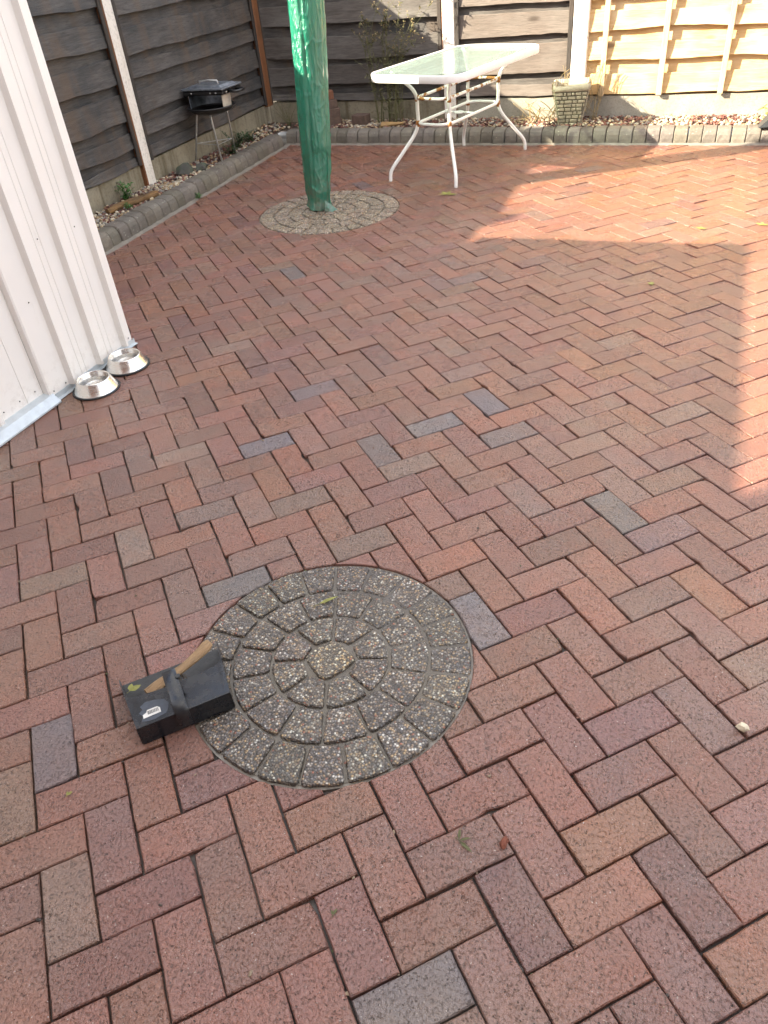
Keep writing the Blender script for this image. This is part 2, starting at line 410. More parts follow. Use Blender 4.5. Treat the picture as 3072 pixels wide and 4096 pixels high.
def mk_cover():
    k = N('green_woven_plastic'); p = k.pos(obj=True)
    a = k.noise(k.pos(1, 1, .5, True), 9, 3, .6)
    c = k.mix(k.ramp(a, [(.3, 0), (.7, 1)]), (.006, .165, .105), (.018, .26, .165))
    w = k.n('TexWave'); w.bands_direction = 'Z'; k.put(w.inputs['Vector'], p); w.inputs['Scale'].default_value = 60; w.inputs['Distortion'].default_value = 1
    cr = k.noise(k.pos(1.0, 1.0, .32, True), 26, 4, .60, 1.2)
    cr2 = k.vor(k.pos(1.2, 1.2, .5, True), 14, 0, 'DISTANCE_TO_EDGE')
    h = k.math('ADD', k.math('MULTIPLY', cr, 1.0), k.math('MULTIPLY', k.ramp(cr2, [(0, 1), (.12, 0)]), .22))
    h = k.math('ADD', h, k.math('MULTIPLY', w.outputs[0], .03))
    k.done(c, .24, k.bump(h, .85, .020), Specular_IOR_Level=.9, Coat_Weight=1.0, Coat_Roughness=.12, Coat_IOR=1.6)
    gz = k.n('SeparateXYZ'); k.put(gz.inputs[0], p)
    dirt = k.math('MULTIPLY', k.ramp(gz.outputs[2], [(.02, 1), (.30, 0)]), k.ramp(k.noise(p, 16, 4, .65), [(.40, 0), (.62, .75)]))
    k.put(k.b.inputs['Base Color'], k.mix(dirt, c, (.16, .15, .11)))
    tl = k.n('BsdfTranslucent'); tl.inputs[0].default_value = (.02, .42, .14, 1)
    mx = k.n('MixShader'); mx.inputs[0].default_value = .22
    k.t.links.new(k.b.outputs[0], mx.inputs[1]); k.t.links.new(tl.outputs[0], mx.inputs[2]); k.t.links.new(mx.outputs[0], k.out.inputs[0])
    return k.m
MAT['cover'] = mk_cover()
def mk_pan():
    k = N('black_plastic'); p = k.pos()
    a = k.noise(p, 22, 4, .65); b = k.noise(p, 180, 3, .7)
    c = k.mix(k.ramp(a, [(.5, 0), (.75, .35)]), (.010, .011, .014), (.055, .050, .042))
    c = k.mix(k.ramp(b, [(.64, 0), (.76, .4)]), c, (.12, .11, .09))
    dr = k.vor(p, 130, 0)
    h = k.math('ADD', k.math('MULTIPLY', k.ramp(dr, [(.1, 1), (.3, 0)]), .5), b)
    return k.done(c, k.ramp(a, [(.40, .14), (.68, .48)]), k.bump(h, .10, .002), Specular_IOR_Level=.5, Coat_Weight=.10, Coat_Roughness=.08, Coat_IOR=1.5)
MAT['pan'] = mk_pan()
MAT['pan_inside'] = plain('dirty_black_plastic', (.035, .035, .035), .45, 0, .5, 60, .4, 150)
MAT['handle_wood'] = mk_wood('brush_wood', (.50, .33, .17), (.36, .21, .095), (.20, .12, .06), 'x', .75, None, 1.4, .8)
MAT['bristle'] = plain('brown_bristle', (.16, .10, .05), .8, 0, .5, 90)
MAT['sticker'] = plain('worn_paper_sticker', (.72, .69, .64), .6, 0, .15, 90)
MAT['ink'] = plain('printed_ink', (.05, .05, .05), .7)
MAT['residue'] = plain('glue_residue', (.055, .065, .085), .5, 0, .3, 90)
MAT['bbq_black'] = plain('sooty_black_enamel', (.018, .017, .017), .38, 0, .4, 25, .1)
MAT['bbq_steel'] = plain('weathered_steel', (.34, .37, .42), .36, .7, .6, 22, .2)
MAT['bbq_leg'] = plain('dull_chrome_leg', (.55, .54, .52), .4, .6, .3, 20)
MAT['bbq_plate'] = plain('pale_metal_plate', (.56, .50, .42), .5, .1, .35, 18)
MAT['stone_pot'] = mk_concrete('moulded_stone', (.43, .37, .265), (.31, .27, .19), 3, .88, False)
MAT['pot_joint'] = mk_concrete('pot_joint_grime', (.19, .17, .125), (.13, .12, .085), 4, .9, False)
MAT['stack_brick'] = plain('brown_block', (.135, .085, .065), .85, 0, .4, 30, .3)
MAT['stack_red'] = plain('red_block', (.21, .085, .045), .85, 0, .4, 30, .3)
MAT['leaf'] = plain('green_leaf', (.055, .16, .028), .55, 0, .45, 60)
MAT['leaf_dark'] = plain('dark_leaf', (.035, .075, .022), .6, 0, .5, 60)
MAT['leaf_pale'] = plain('pale_leaf', (.30, .29, .065), .55, 0, .4, 60)
MAT['dry'] = plain('dry_stem', (.33, .24, .115), .8, 0, .4, 60)
MAT['olive'] = plain('olive_stem', (.13, .125, .05), .8, 0, .4, 60)
MAT['flower'] = plain('yellow_flower', (.52, .42, .07), .7, 0, .3, 60)
MAT['log'] = mk_wood('rotten_log', (.26, .14, .05), (.10, .055, .022), (.04, .028, .018), 'x', .85, None, 1, .9)
MAT['rock'] = mk_concrete('mossy_rock', (.085, .08, .07), (.05, .05, .042), 4, .85, True, (.05, .085, .03))
MAT['trough'] = plain('dark_grey_plastic', (.03, .032, .036), .38, 0, .2, 20)
MAT['plank'] = mk_wood('raw_offcut', (.36, .22, .09), (.24, .14, .055), (.20, .12, .05), 'x', .75)
MAT['cable'] = plain('black_cable', (.012, .02, .02), .5)
MAT['metal_pole'] = plain('grey_pole', (.30, .30, .30), .4, .6)
MAT['pebble'] = plain('cream_pebble', (.62, .53, .38), .55, 0, .2, 60)
MAT['chip'] = plain('red_brick_chip', (.20, .060, .032), .85, 0, .4, 80)

# ------------------------------------------------------------------ setting: ground, fence lines
q = 2 ** -.5
EU = Vector((q, q, 0)); EV = Vector((q, -q, 0))          # herringbone lattice directions, 0.1 m cells
def lat(u, v): return (EU * u + EV * v) * .1
SHED_X, SHED_Y = -1.39, 2.085
def kerb_x(y): return -2.455 - .040 * (y - 4.0)           # foot of the left kerb
KERB_Y = 5.99
def fence_x(y): return -2.855 - .037 * (y - 4.0)
FY = 6.50
BED_Z = .095
C1 = Vector((.347, .566, 0)); R1 = .366
C2 = Vector((-1.300, 4.170, 0)); R2 = .472

m = MB(); m.add([(-25,-25,-.015),(25,-25,-.015),(25,25,-.015),(-25,25,-.015)], [(0,1,2,3)])
tag(m.build('ground', MAT['bed']), kind='structure')

# ------------------------------------------------------------------ herringbone paving
TINT = {'r': (.214, .096, .064), 'b': (.140, .122, .126), 'g': (.186, .120, .092), 't': (.215, .150, .106), 'o': (.250, .104, .055), 'p': (.160, .080, .068)}
OV = {(16,-4):'b',(-1,-3):'b',(13,-11):'b',(7,-13):'b',(4,-6):'b',(4,6):'b',(10,-2):'b',(14,-30):'b',(16,-12):'b',(18,-4):'g',(0,0):'g',(-1,1):'g',(8,-6):'g',(19,-25):'g',(5,-19):'g',(12,-26):'g',(12,-16):'g',(11,-9):'g',(5,-7):'g',(3,-7):'g',(2,-6):'g',(0,-6):'g',(6,-10):'g',(9,-13):'g',(16,-14):'g',(4,-14):'t',(-1,-9):'t',(2,-10):'t',(8,-22):'t',(6,-26):'t',(5,-13):'t',(15,-11):'o',(17,-11):'o',(15,-5):'o',(21,-13):'o',(11,7):'o',(9,-11):'o',(9,5):'o',(8,6):'o',(7,7):'o',(7,-11):'o',(6,-8):'o',(4,-12):'o',(16,2):'o',(4,0):'o',(-2,-6):'o',(-1,-7):'o',(11,5):'p',(10,6):'p',(11,3):'p',(6,6):'p',(9,7):'p',(7,5):'p',(3,3):'p',(6,4):'p',(2,2):'p'}
def tint_for(u, v):
    t = OV.get((u, v))
    if t is None:
        x = rnd.random()
        t = 'r' if x < .60 else 'g' if x < .70 else 'p' if x < .88 else 'o' if x < .98 else 'b'
        mixr = .64
    else: mixr = 0.15 if t == 'b' else 0.50
    c = Vector(TINT[t]).lerp(Vector(TINT['r']), mixr * rnd.random() + (mixr * .5))
    f = rnd.uniform(.86, 1.13)
    return (c.x*f, c.y*f*rnd.uniform(.94, 1.06), c.z*f*rnd.uniform(.92, 1.08), 1)

def outline_rect(L, W, jit, step):
    pts = []
    cs = [(-L/2,-W/2),(L/2,-W/2),(L/2,W/2),(-L/2,W/2)]
    for i in range(4):
        a = Vector(cs[i]); b = Vector(cs[(i+1)%4]); n_ = max(1, int((b-a).length/step))
        for k in range(n_):
            p = a.lerp(b, k/n_); pts.append(Vector((p.x+rnd.uniform(-jit,jit), p.y+rnd.uniform(-jit,jit))))
    return pts
def slab(mb, pts, ch=.003, depth=.022, z=0.0, tilt=(0,0), dome=0.0):
    """prism from an outline (counter-clockwise, 2-D) with a chamfered upper edge"""
    n_ = len(pts); inn = []
    for i in range(n_):
        a, b, c = pts[i-1], pts[i], pts[(i+1)%n_]
        d1 = (b-a); d2 = (c-b)
        if d1.length < 1e-7 or d2.length < 1e-7: inn.append(b); continue
        n1 = Vector((-d1.y, d1.x)).normalized(); n2 = Vector((-d2.y, d2.x)).normalized()
        nn = n1 + n2
        nn = nn / max(.6, nn.length_squared) * 2 if nn.length > .3 else n1
        inn.append(b + nn * ch)
    cx = sum(p.x for p in pts)/n_; cy = sum(p.y for p in pts)/n_
    zt = lambda p: z + (p.x-cx)*tilt[0] + (p.y-cy)*tilt[1]
    vs_ = [(p.x, p.y, zt(p)) for p in inn] + [(p.x, p.y, zt(p)-ch*1.15) for p in pts] + [(p.x, p.y, -depth) for p in pts]
    fs = []
    if dome:
        vs_.append((cx, cy, zt(Vector((cx, cy)))+dome)); ci = 3*n_
        mid = [(p.x*.5+cx*.5, p.y*.5+cy*.5, zt(Vector((p.x*.5+cx*.5, p.y*.5+cy*.5)))+dome*.75) for p in inn]
        vs_ += mid; mo = 3*n_+1
        for i in range(n_):
            j = (i+1)%n_
            fs.append((i, j, mo+j, mo+i)); fs.append((mo+i, mo+j, ci))
    else: fs.append(tuple(range(n_)))
    for i in range(n_):
        j = (i+1)%n_
        fs.append((n_+i, n_+j, j, i)); fs.append((2*n_+i, 2*n_+j, n_+j, n_+i))
    mb.add(vs_, fs)

def clip_half(poly, p0, nrm):
    out = []
    for i in range(len(poly)):
        a, b = poly[i], poly[(i+1)%len(poly)]
        da = (a-p0).dot(nrm); db = (b-p0).dot(nrm)
        if da >= 0: out.append(a)
        if (da > 0 > db) or (da < 0 < db): out.append(a.lerp(b, da/(da-db)))
    return out
def area(p): return .5*sum(p[i].x*p[(i+1)%len(p)].y-p[(i+1)%len(p)].x*p[i].y for i in range(len(p)))
def cut_circle(poly, c, r):
    c = Vector((c.x, c.y)); dense = []
    for i in range(len(poly)):
        a, b = poly[i], poly[(i+1)%len(poly)]; n_ = max(1, int((b-a).length/.004))
        dense += [a.lerp(b, k/n_) for k in range(n_)]
    ins = [(p-c).length < r for p in dense]
    if not any(ins): return [poly]
    if all(ins): return []
    n_ = len(dense); st = next(i for i in range(n_) if ins[i-1] and not ins[i])
    runs = []; cur = []
    for k in range(n_):
        i = (st+k) % n_
        if not ins[i]: cur.append(dense[i])
        elif cur: runs.append(cur); cur = []
    if cur: runs.append(cur)
    res = []
    for run in runs:
        if len(run) < 4: continue
        a0 = math.atan2(run[-1].y-c.y, run[-1].x-c.x); a1 = math.atan2(run[0].y-c.y, run[0].x-c.x)
        d = (a1-a0+math.pi) % (2*math.pi) - math.pi
        k_ = max(2, int(abs(d)*r/.012))
        arc = [c+Vector((math.cos(a0+d*t/k_), math.sin(a0+d*t/k_)))*r for t in range(1, k_)]
        # thin the straight runs
        keep = [run[0]]
        for i in range(1, len(run)-1):
            u1 = (run[i]-run[i-1]).normalized(); u2 = (run[i+1]-run[i]).normalized()
            if u1.dot(u2) < .999 or i % 9 == 0: keep.append(run[i])
        keep.append(run[-1])
        p = keep + arc
        if abs(area(p)) > 4e-4: res.append(p if area(p) > 0 else p[::-1])
    return res

Mi = M.inverted()
FPX = cam.lens / 36 * 1024
def project(p):
    c = Mi @ Vector((p[0], p[1], p[2] if len(p) > 2 else 0))
    if c.z > -.05: return None
    return (384 + c.x/-c.z*FPX, 512 - c.y/-c.z*FPX)
def px_area(poly):
    s = [project((p.x, p.y, 0)) for p in poly]
    if any(a is None for a in s): return 0
    cl = [Vector((min(max(a[0], 0), 768), min(max(a[1], 0), 1024))) for a in s]
    return abs(area(cl))

paving = empty('paving'); tag(paving, kind='structure')
VARS = []
for k in range(12):
    mb = MB(); ol = outline_rect(.1960, .0960, .0010, .030)
    if k >= 6:                                                # chipped corner or bitten edge
        i = rnd.choice([0, 6, 9, 15]) if k < 10 else rnd.randrange(len(ol)); d = rnd.uniform(.004, .009); i %= len(ol)
        ol[i] = ol[i]*(1-d/ol[i].length)
    slab(mb, ol, .0024); VARS.append(mb.mesh('brick', MAT['brick'])); continue
    slab(mb, outline_rect(.1960, .0960, .0010, .030), .0024); VARS.append(mb.mesh('brick', MAT['brick']))
bricks = []
for u in range(-36, 62):
    for v in range(-62, 40):
        mm = (u+v) % 4
        if mm == 2: ctr = lat(u+1, v+.5); L = EU; W = -EV; ang = math.pi/4
        elif mm == 0: ctr = lat(u+.5, v+1); L = EV; W = EU; ang = -math.pi/4
        else: continue
        if ctr.x < -2.7 or ctr.x > 3.4 or ctr.y < -1.3 or ctr.y > KERB_Y+.15: continue
        if ctr.y < SHED_Y-.10 and ctr.x < SHED_X-.12: continue
        if ctr.x < kerb_x(ctr.y)-.12: continue
        hl, hw = .0974, .0474
        c2 = Vector((ctr.x, ctr.y)); l2 = Vector((L.x, L.y)); w2 = Vector((W.x, W.y))
        full = [c2-l2*hl-w2*hw, c2+l2*hl-w2*hw, c2+l2*hl+w2*hw, c2-l2*hl+w2*hw]
        if area(full) < 0: full = full[::-1]
        poly = clip_half(full, Vector((kerb_x(4.0)+.035, 4.0)), Vector((1, .040)))
        if len(poly) > 2: poly = clip_half(poly, Vector((0, KERB_Y-.035)), Vector((0, -1)))
        if len(poly) > 2 and min(p.x for p in poly) < SHED_X+.02 and min(p.y for p in poly) < SHED_Y+.02:
            if c2.y < SHED_Y-.06: poly = clip_half(poly, Vector((SHED_X-.02, 0)), Vector((1, 0)))
        if len(poly) < 3: continue
        polys = [poly]
        for cc, rr in ((C1, R1+.004), (C2, R2+.004)):
            nx = []
            for p in polys:
                if min((a-Vector((cc.x, cc.y))).length for a in p+[c2]) < rr+.25: nx += cut_circle(p, cc, rr)
                else: nx.append(p)
            polys = nx
        for p in polys:
            if abs(area(p)) < 5e-4: continue
            isfull = abs(abs(area(p))-4*hl*hw) < 1e-5
            bricks.append((px_area(p), p, isfull, ctr, ang, u, v))
bricks.sort(key=lambda b: -b[0])
far = MB()
for i, (pa, p, isfull, ctr, ang, u, v) in enumerate(bricks):
    t = tint_for(u, v); z = rnd.gauss(0, .0013); tx, ty = rnd.gauss(0, .008), rnd.gauss(0, .008)
    if i < 300 and isfull:
        o = link('brick', VARS[rnd.randrange(6) if rnd.random() < .68 else rnd.randrange(6, 12)], paving)
        o.location = (ctr.x+rnd.gauss(0,.0007), ctr.y+rnd.gauss(0,.0007), z)
        o.rotation_euler = (tx, ty, ang + rnd.gauss(0, .004) + (math.pi if rnd.random() < .5 else 0)); o.color = t
    elif i < 300:
        mb = MB(); cen = sum(p, Vector((0,0)))/len(p)
        slab(mb, [a-cen for a in p], .0026); o = mb.build('brick', MAT['brick'], paving)
        o.location = (cen.x, cen.y, z); o.color = t
    else:
        far.c = t
        slab(far, p, .0016, .02, z, (tx, ty))
o = far.build('distant_bricks', MAT['brick_far'], paving); o['kind'] = 'stuff'

# ------------------------------------------------------------------ stone circles
AGG = []
def sett_outline(r0, r1, a0, a1, gap, jit):
    g0 = gap/2/r0; g1 = gap/2/r1
    def J(): return rnd.uniform(-jit, jit)
    pts = []
    n1 = 6; n0 = 4
    cr = min(.008, (r1-r0)*.14)
    def P(r, a): return Vector((r*math.cos(a), r*math.sin(a)))
    e1 = cr/r1; e0 = cr/r0
    A0, A1 = a0+g1+J(), a1-g1+J(); B0, B1 = a0+g0+J(), a1-g0+J()
    ri, ro = r0+gap/2+J()*.05, r1-gap/2+J()*.05
    pts += [P(ro-cr, A0), P(ro-cr*.3, A0+e1*.3), P(ro, A0+e1)]
    for k in range(1, n1): pts.append(P(ro+rnd.uniform(-.0012,.0012), A0+e1+(A1-A0-2*e1)*k/n1))
    pts += [P(ro, A1-e1), P(ro-cr*.3, A1-e1*.3), P(ro-cr, A1)]
    pts += [P(ri+cr, B1), P(ri+cr*.3, B1-e0*.3), P(ri, B1-e0)]
    for k in range(1, n0): pts.append(P(ri+rnd.uniform(-.0012,.0012), B1-e0+(B0-B1+2*e0)*k/n0))
    pts += [P(ri, B0+e0), P(ri+cr*.3, B0+e0*.3), P(ri+cr, B0)]
    return pts
def stone_circle(c, rad, rings, label, zfun, gap, centre=True, tintv=(1,1,1)):
    root = empty('stone_circle', c); tag(root, label, 'stone circle')
    mb = MB(); mb.lathe([(0, -.0085), (rad+.004, -.0085), (rad+.004, -.0145)], 48); mb.build('mortar_bed', MAT['mud'], root)
    def put(pts):
        cen = sum(pts, Vector((0,0)))/len(pts)
        if area(pts) < 0: pts = pts[::-1]
        mb = MB(); dz, tl = zfun(cen)
        slab(mb, [p-cen for p in pts], .0026, .02, 0, (0,0), .0008)
        o = mb.build('sett', MAT['agg'], root, smooth=False); o.location = (cen.x, cen.y, dz)
        o.rotation_euler = (rnd.gauss(0,.012)+tl[0], rnd.gauss(0,.012)+tl[1], 0)
        f = rnd.uniform(.98, 1.32); o.color = (f*tintv[0], f*tintv[1]*rnd.uniform(.97,1.02), f*tintv[2]*rnd.uniform(.92,1.0), 1)
        return o
    if centre:
        pts = [Vector((math.cos(R(a)), math.sin(R(a))))*r for a, r in ((5,.058),(19,.064),(36,.054),(60,.050),(92,.060),(111,.067),(128,.060),(150,.056),(172,.062),(187,.067),(203,.060),(232,.052),(262,.059),(279,.064),(296,.057),(335,.050))]
        o = put(pts); o.color = (1.55, 1.5, 1.25, 1); o.location.z = .002
    for r0, r1, n_, off in rings:
        for k in range(n_):
            a0 = R(off)+2*math.pi*(k-.5)/n_; a1 = a0+2*math.pi/n_
            put(sett_outline(r0, r1, a0, a1, gap, .035*.1/max(r0,.06)*.4))
    return root
def z1(cen):
    d = cen.dot(Vector((math.cos(R(52)), math.sin(R(52)))))      # the right-far side has sunk
    s = max(0, min(1, (d-.02)/.22))
    return (.0028 - .0060*s, (0, 0))
sc1 = stone_circle(C1, R1, [(.064, .155, 8, -3.5), (.155, .258, 14, 20), (.258, .368, 21, 17.5)],
    'round of exposed aggregate stones beside the black dustpan, muddy water in its joints', z1, .0088)
mb = MB(); pts = []
for k in range(60):
    a = 2*math.pi*k/60; d = 1.0 if -20 < ((math.degrees(a)+180) % 360)-180 < 128 else .55
    r = R1*.985 if d == 1.0 else R1*.985
    pts.append((r*math.cos(a), r*math.sin(a), -.0056))
mb.add(pts, [tuple(range(60))]); mb.build('puddle_water', MAT['puddle'], sc1)
def z2(cen): return (rnd.gauss(.001, .001), (0, 0))
stone_circle(C2, R2, [(.02, .09, 5, 10), (.09, .18, 10, 0), (.18, .275, 16, 5), (.275, .372, 22, 3), (.372, .474, 28, 8)],
    'round of pale aggregate stones around the foot of the green wrapped pole', z2, .012, False, (1.7, 1.6, 1.45))

# ------------------------------------------------------------------ kerbs
def kerb_mesh(seed):
    r_ = random.Random(seed)
    # profile in (y = depth behind the face, z); face foot at y=0
    prof = [(0, -.03), (0, .030), (.004, .062), (.014, .085), (.030, .098), (.050, .104), (.118, .105), (.125, .100), (.125, -.03)]
    mb = MB(); w_ = .0480; ch = .0055
    secs = [(-w_, ch), (-w_+ch, 0), (-w_/2, 0), (0, 0), (w_/2, 0), (w_-ch, 0), (w_, ch)]
    vs_ = []
    for x, d in secs:
        for y, z in prof:
            jy, jz = r_.uniform(-.0012,.0012), r_.uniform(-.0012,.0012)
            vs_.append((x, y+(d if y < .06 else 0)+jy, z-(d if z > .05 else 0)+jz))
    n_ = len(prof); fs = []
    for i in range(len(secs)-1):
        for k in range(n_-1): fs.append((i*n_+k, (i+1)*n_+k, (i+1)*n_+k+1, i*n_+k+1))
    fs.append(tuple(range(n_))); fs.append(tuple((len(secs)-1)*n_+k for k in range(n_))[::-1])
    mb.add(vs_, fs)
    me = mb.mesh('kerb_block', MAT['kerb']); return me
KV = [kerb_mesh(s) for s in range(5)]
def kerb_run(p0, p1, rz):
    root = empty('kerb', (p0[0], p0[1], 0), rz); tag(root, kind='structure')
    L = (Vector(p1)-Vector(p0)).length; n_ = int(L/.1)
    for k in range(n_):
        o = link('kerb_block', KV[rnd.randrange(5)], root)
        o.location = (.05+k*.1+rnd.gauss(0,.0008), rnd.gauss(0,.0022), rnd.gauss(0,.002)); o.rotation_euler = (rnd.gauss(0,.012), rnd.gauss(0,.008), rnd.gauss(0,.012))
        f = rnd.uniform(.82, 1.2); o.color = (f, f*rnd.uniform(.97,1.02), f*rnd.uniform(.93,1.03), 1)
    mb = MB(); vs_ = []; m_ = 120
    for i in range(m_+1):
        x = L*i/m_
        vs_ += [(x, .01, .008+rnd.uniform(-.003,.003)), (x, -.018, .002+rnd.uniform(-.0025,.002)), (x, -.036+rnd.uniform(-.004,.004), -.007)]
    fs = [f for i in range(m_) for f in ((3*i+1, 3*i+4, 3*i+3, 3*i), (3*i+2, 3*i+5, 3*i+4, 3*i+1))]
    mb.add(vs_, fs); mb.build('mortar_strip', MAT['mortar'], root, smooth=True)
    return root
ycorn = KERB_Y
kl0 = (kerb_x(2.1), 2.1); kl1 = (kerb_x(ycorn), ycorn)
kerb_run(kl0, (kerb_x(ycorn-.0), ycorn-.0), math.pi/2+.040)
kerb_run((kerb_x(ycorn)-.02, ycorn), (3.4, ycorn), 0)

# beds behind the kerbs
def sheet(name, quad, nx, ny, amp, mat, z, seed):
    mb = MB(); vs_ = []
    a, b, c, d = [Vector(p) for p in quad]
    for j in range(ny+1):
        for i in range(nx+1):
            p = a.lerp(b, i/nx).lerp(d.lerp(c, i/nx), j/ny)
            vs_.append((p.x, p.y, z+amp*noise.noise(Vector((p.x*6, p.y*6, seed)))+amp*.5*noise.noise(Vector((p.x*23, p.y*23, seed)))))
    fs = [(j*(nx+1)+i, j*(nx+1)+i+1, (j+1)*(nx+1)+i+1, (j+1)*(nx+1)+i) for j in range(ny) for i in range(nx)]
    mb.add(vs_, fs); o = mb.build(name, mat, None, smooth=True); tag(o, kind='structure'); return o
sheet('planting_bed', [(kerb_x(2.0)-.11, 2.0), (fence_x(2.0), 2.0), (fence_x(6.6), 6.6), (kerb_x(6.6)-.11, 6.6)][::-1], 90, 10, .012, MAT['soil'], BED_Z-.012, 1)
sheet('planting_bed', [(kerb_x(6.05)-.12, 6.10), (3.4, 6.10), (3.4, 6.56), (kerb_x(6.05)-.12, 6.56)], 110, 12, .012, MAT['soil'], BED_Z-.010, 2)

# gravel: cream pebbles and red chippings, far too many to count
ico = bmesh.new(); bmesh.ops.create_icosphere(ico, subdivisions=1, radius=1); ICO_V = [v.co.copy() for v in ico.verts]; ICO_F = [[v.index for v in f.verts] for f in ico.faces]; ico.free()
ico = bmesh.new(); bmesh.ops.create_icosphere(ico, subdivisions=2, radius=1); ICO2_V = [v.co.copy() for v in ico.verts]; ICO2_F = [[v.index for v in f.verts] for f in ico.faces]; ico.free()
def gravel(name, sampler, n_, cream):
    mb = MB()
    for _ in range(n_):
        x, y = sampler()
        pc = max(.08, min(.95, cream + .75*noise.noise(Vector((x*2.2, y*2.2, 4.2)))))
        if rnd.random() < pc:
            s = rnd.uniform(.007, .0145); sx, sy, sz = s*rnd.uniform(.9,1.5), s*rnd.uniform(.8,1.1), s*rnd.uniform(.6,.85)
            b = rnd.uniform(.7, 1.1); mb.c = rnd.choice([(.46*b,.36*b,.23*b,1), (.54*b,.46*b,.34*b,1), (.36*b,.25*b,.14*b,1), (.30*b,.27*b,.23*b,1)]); V_, F_ = ICO2_V, ICO2_F
        else:
            s = rnd.uniform(.006, .014); sx, sy, sz = s*rnd.uniform(1.0,1.7), s*rnd.uniform(.6,1.0), s*rnd.uniform(.3,.55)
            b = rnd.uniform(.6, 1.2); mb.c = rnd.choice([(.20*b,.070*b,.050*b,1), (.15*b,.055*b,.045*b,1), (.24*b,.105*b,.075*b,1), (.11*b,.075*b,.065*b,1)]); V_, F_ = ICO_V, ICO_F
        rot = Matrix.Rotation(rnd.uniform(0,6.28), 3, 'Z') @ Matrix.Rotation(rnd.gauss(0,.35), 3, 'X') @ Matrix.Rotation(rnd.gauss(0,.35), 3, 'Y')
        sd = Vector((rnd.uniform(0,99), rnd.uniform(0,99), 0)); z = BED_Z+rnd.uniform(-.004, .012)
        vs_ = []
        for v in V_:
            k = 1+.28*noise.noise(v*1.3+sd); p = rot @ Vector((v.x*sx*k, v.y*sy*k, v.z*sz*k)); vs_.append((x+p.x, y+p.y, z+p.z))
        mb.add(vs_, F_)
    o = mb.build(name, MAT['gravel'], None, smooth=True, angle=50); return o
def samp_left():
    y = rnd.uniform(2.3, 6.35) if rnd.random() < .5 else rnd.uniform(3.3, 5.6)
    return rnd.uniform(fence_x(y)+.03, kerb_x(y)-.115), y
def samp_back():
    x = rnd.uniform(-2.6, 3.2) if rnd.random() < .3 else rnd.uniform(-2.4, 1.6)
    return x, rnd.uniform(6.115, 6.46)
tag(gravel('gravel', samp_left, 3000, .36), 'cream pebbles and red chippings along the left fence', 'gravel', kind='stuff')
tag(gravel('gravel', samp_back, 5000, .36), 'red chippings and pale pebbles along the back fence', 'gravel', kind='stuff')

# ------------------------------------------------------------------ fences
def board(mb, x0, x1, zb, zt, y, th, seed, lean=.010, wav=.008):
    """one waney-edged board; lower edge leans out"""
    n_ = 26; vs_ = []
    for i in range(n_+1):
        x = x0+(x1-x0)*i/n_
        def wv(s, a): return a*(noise.noise(Vector((x*1.6, s, seed)))*1.5+.5*noise.noise(Vector((x*5.5, s, seed)))+.22*noise.noise(Vector((x*15, s, seed))))
        b = zb+wv(3.1, wav); t = zt+wv(7.7, wav*.9); yo = y+.003*noise.noise(Vector((x*3, 1.3, seed)))
        vs_ += [(x, yo-lean, b+.003), (x, yo-lean*.3, (b+t)/2), (x, yo, t-.003), (x, yo+.004, t), (x, yo+th, t-.004), (x, yo+th-lean, b+.003), (x, yo-lean+.004, b)]
    m_ = 7; fs = []
    for i in range(n_):
        for k in range(m_):
            k2 = (k+1) % m_; fs.append((i*m_+k, (i+1)*m_+k, (i+1)*m_+k2, i*m_+k2))
    fs.append(tuple(range(m_))); fs.append(tuple(n_*m_+k for k in range(m_))[::-1])
    mb.add(vs_, fs)
TOP = 1.825
def fence_panel(x, y, rz, L, fronts, mat, matb, battens, label, seed, bmat, edge=True, cut=0.0):
    root = empty('lap_fence', (x, y, .25), rz); tag(root, label, 'fence', 'fence sections round the yard')
    fr = list(fronts); z = fr[-1][1]
    r_ = random.Random(seed)
    while z < TOP-.25-.12:
        g = r_.uniform(.055, .09); h = r_.uniform(.13, .175); fr.append((z+g, min(z+g+h, TOP-.25-.002))); z = fr[-1][1]
    prev = .002
    for i, (a, b) in enumerate(fr):
        mb = MB(); board(mb, -.012, L+.012, a-.0, b, -.016, .014, seed+i*1.7, .014, .015); mb.build('board', mat, root)
        lo = prev-.03 if i else .0; hi = min(a+.035, TOP-.255)
        if i or a > .02:
            mb = MB(); board(mb, -.016, L+.016, max(-.02, lo), hi, .012, .012, seed+i*2.3+50, .004, .004); mb.build('board', matb, root)
        prev = b
    mb = MB(); mb.box((-.014, .032, -.06), (L+.014-cut, .052, TOP-.26), .003); mb.build('sun_block_sheet', matb, root)  # unseen solid sheet added behind the boards to block sun leaking through gaps
    for bx, bw in battens:
        mb = MB(); mb.box((bx-bw/2, -.052, .0), (bx+bw/2, -.0295, TOP-.25), .003); mb.build('batten', bmat, root)
    if edge:
        for bx in (.018, L-.018):
            mb = MB(); mb.box((bx-.017, -.044, .0), (bx+.017, -.0295, TOP-.25), .003); mb.build('batten', bmat, root)
    return root
def gravel_board(x, y, rz, L, mat, label):
    root = MB(); n_ = 40; vs_ = []; sd = rnd.uniform(0, 50)
    root.box((.004, -.012, -.20), (L-.004, .030, -.002), .004)
    o = root.build('gravel_board', mat); o.location = (x, y, .25); o.rotation_euler = (0, 0, rz); tag(o, label, 'gravel board'); return o
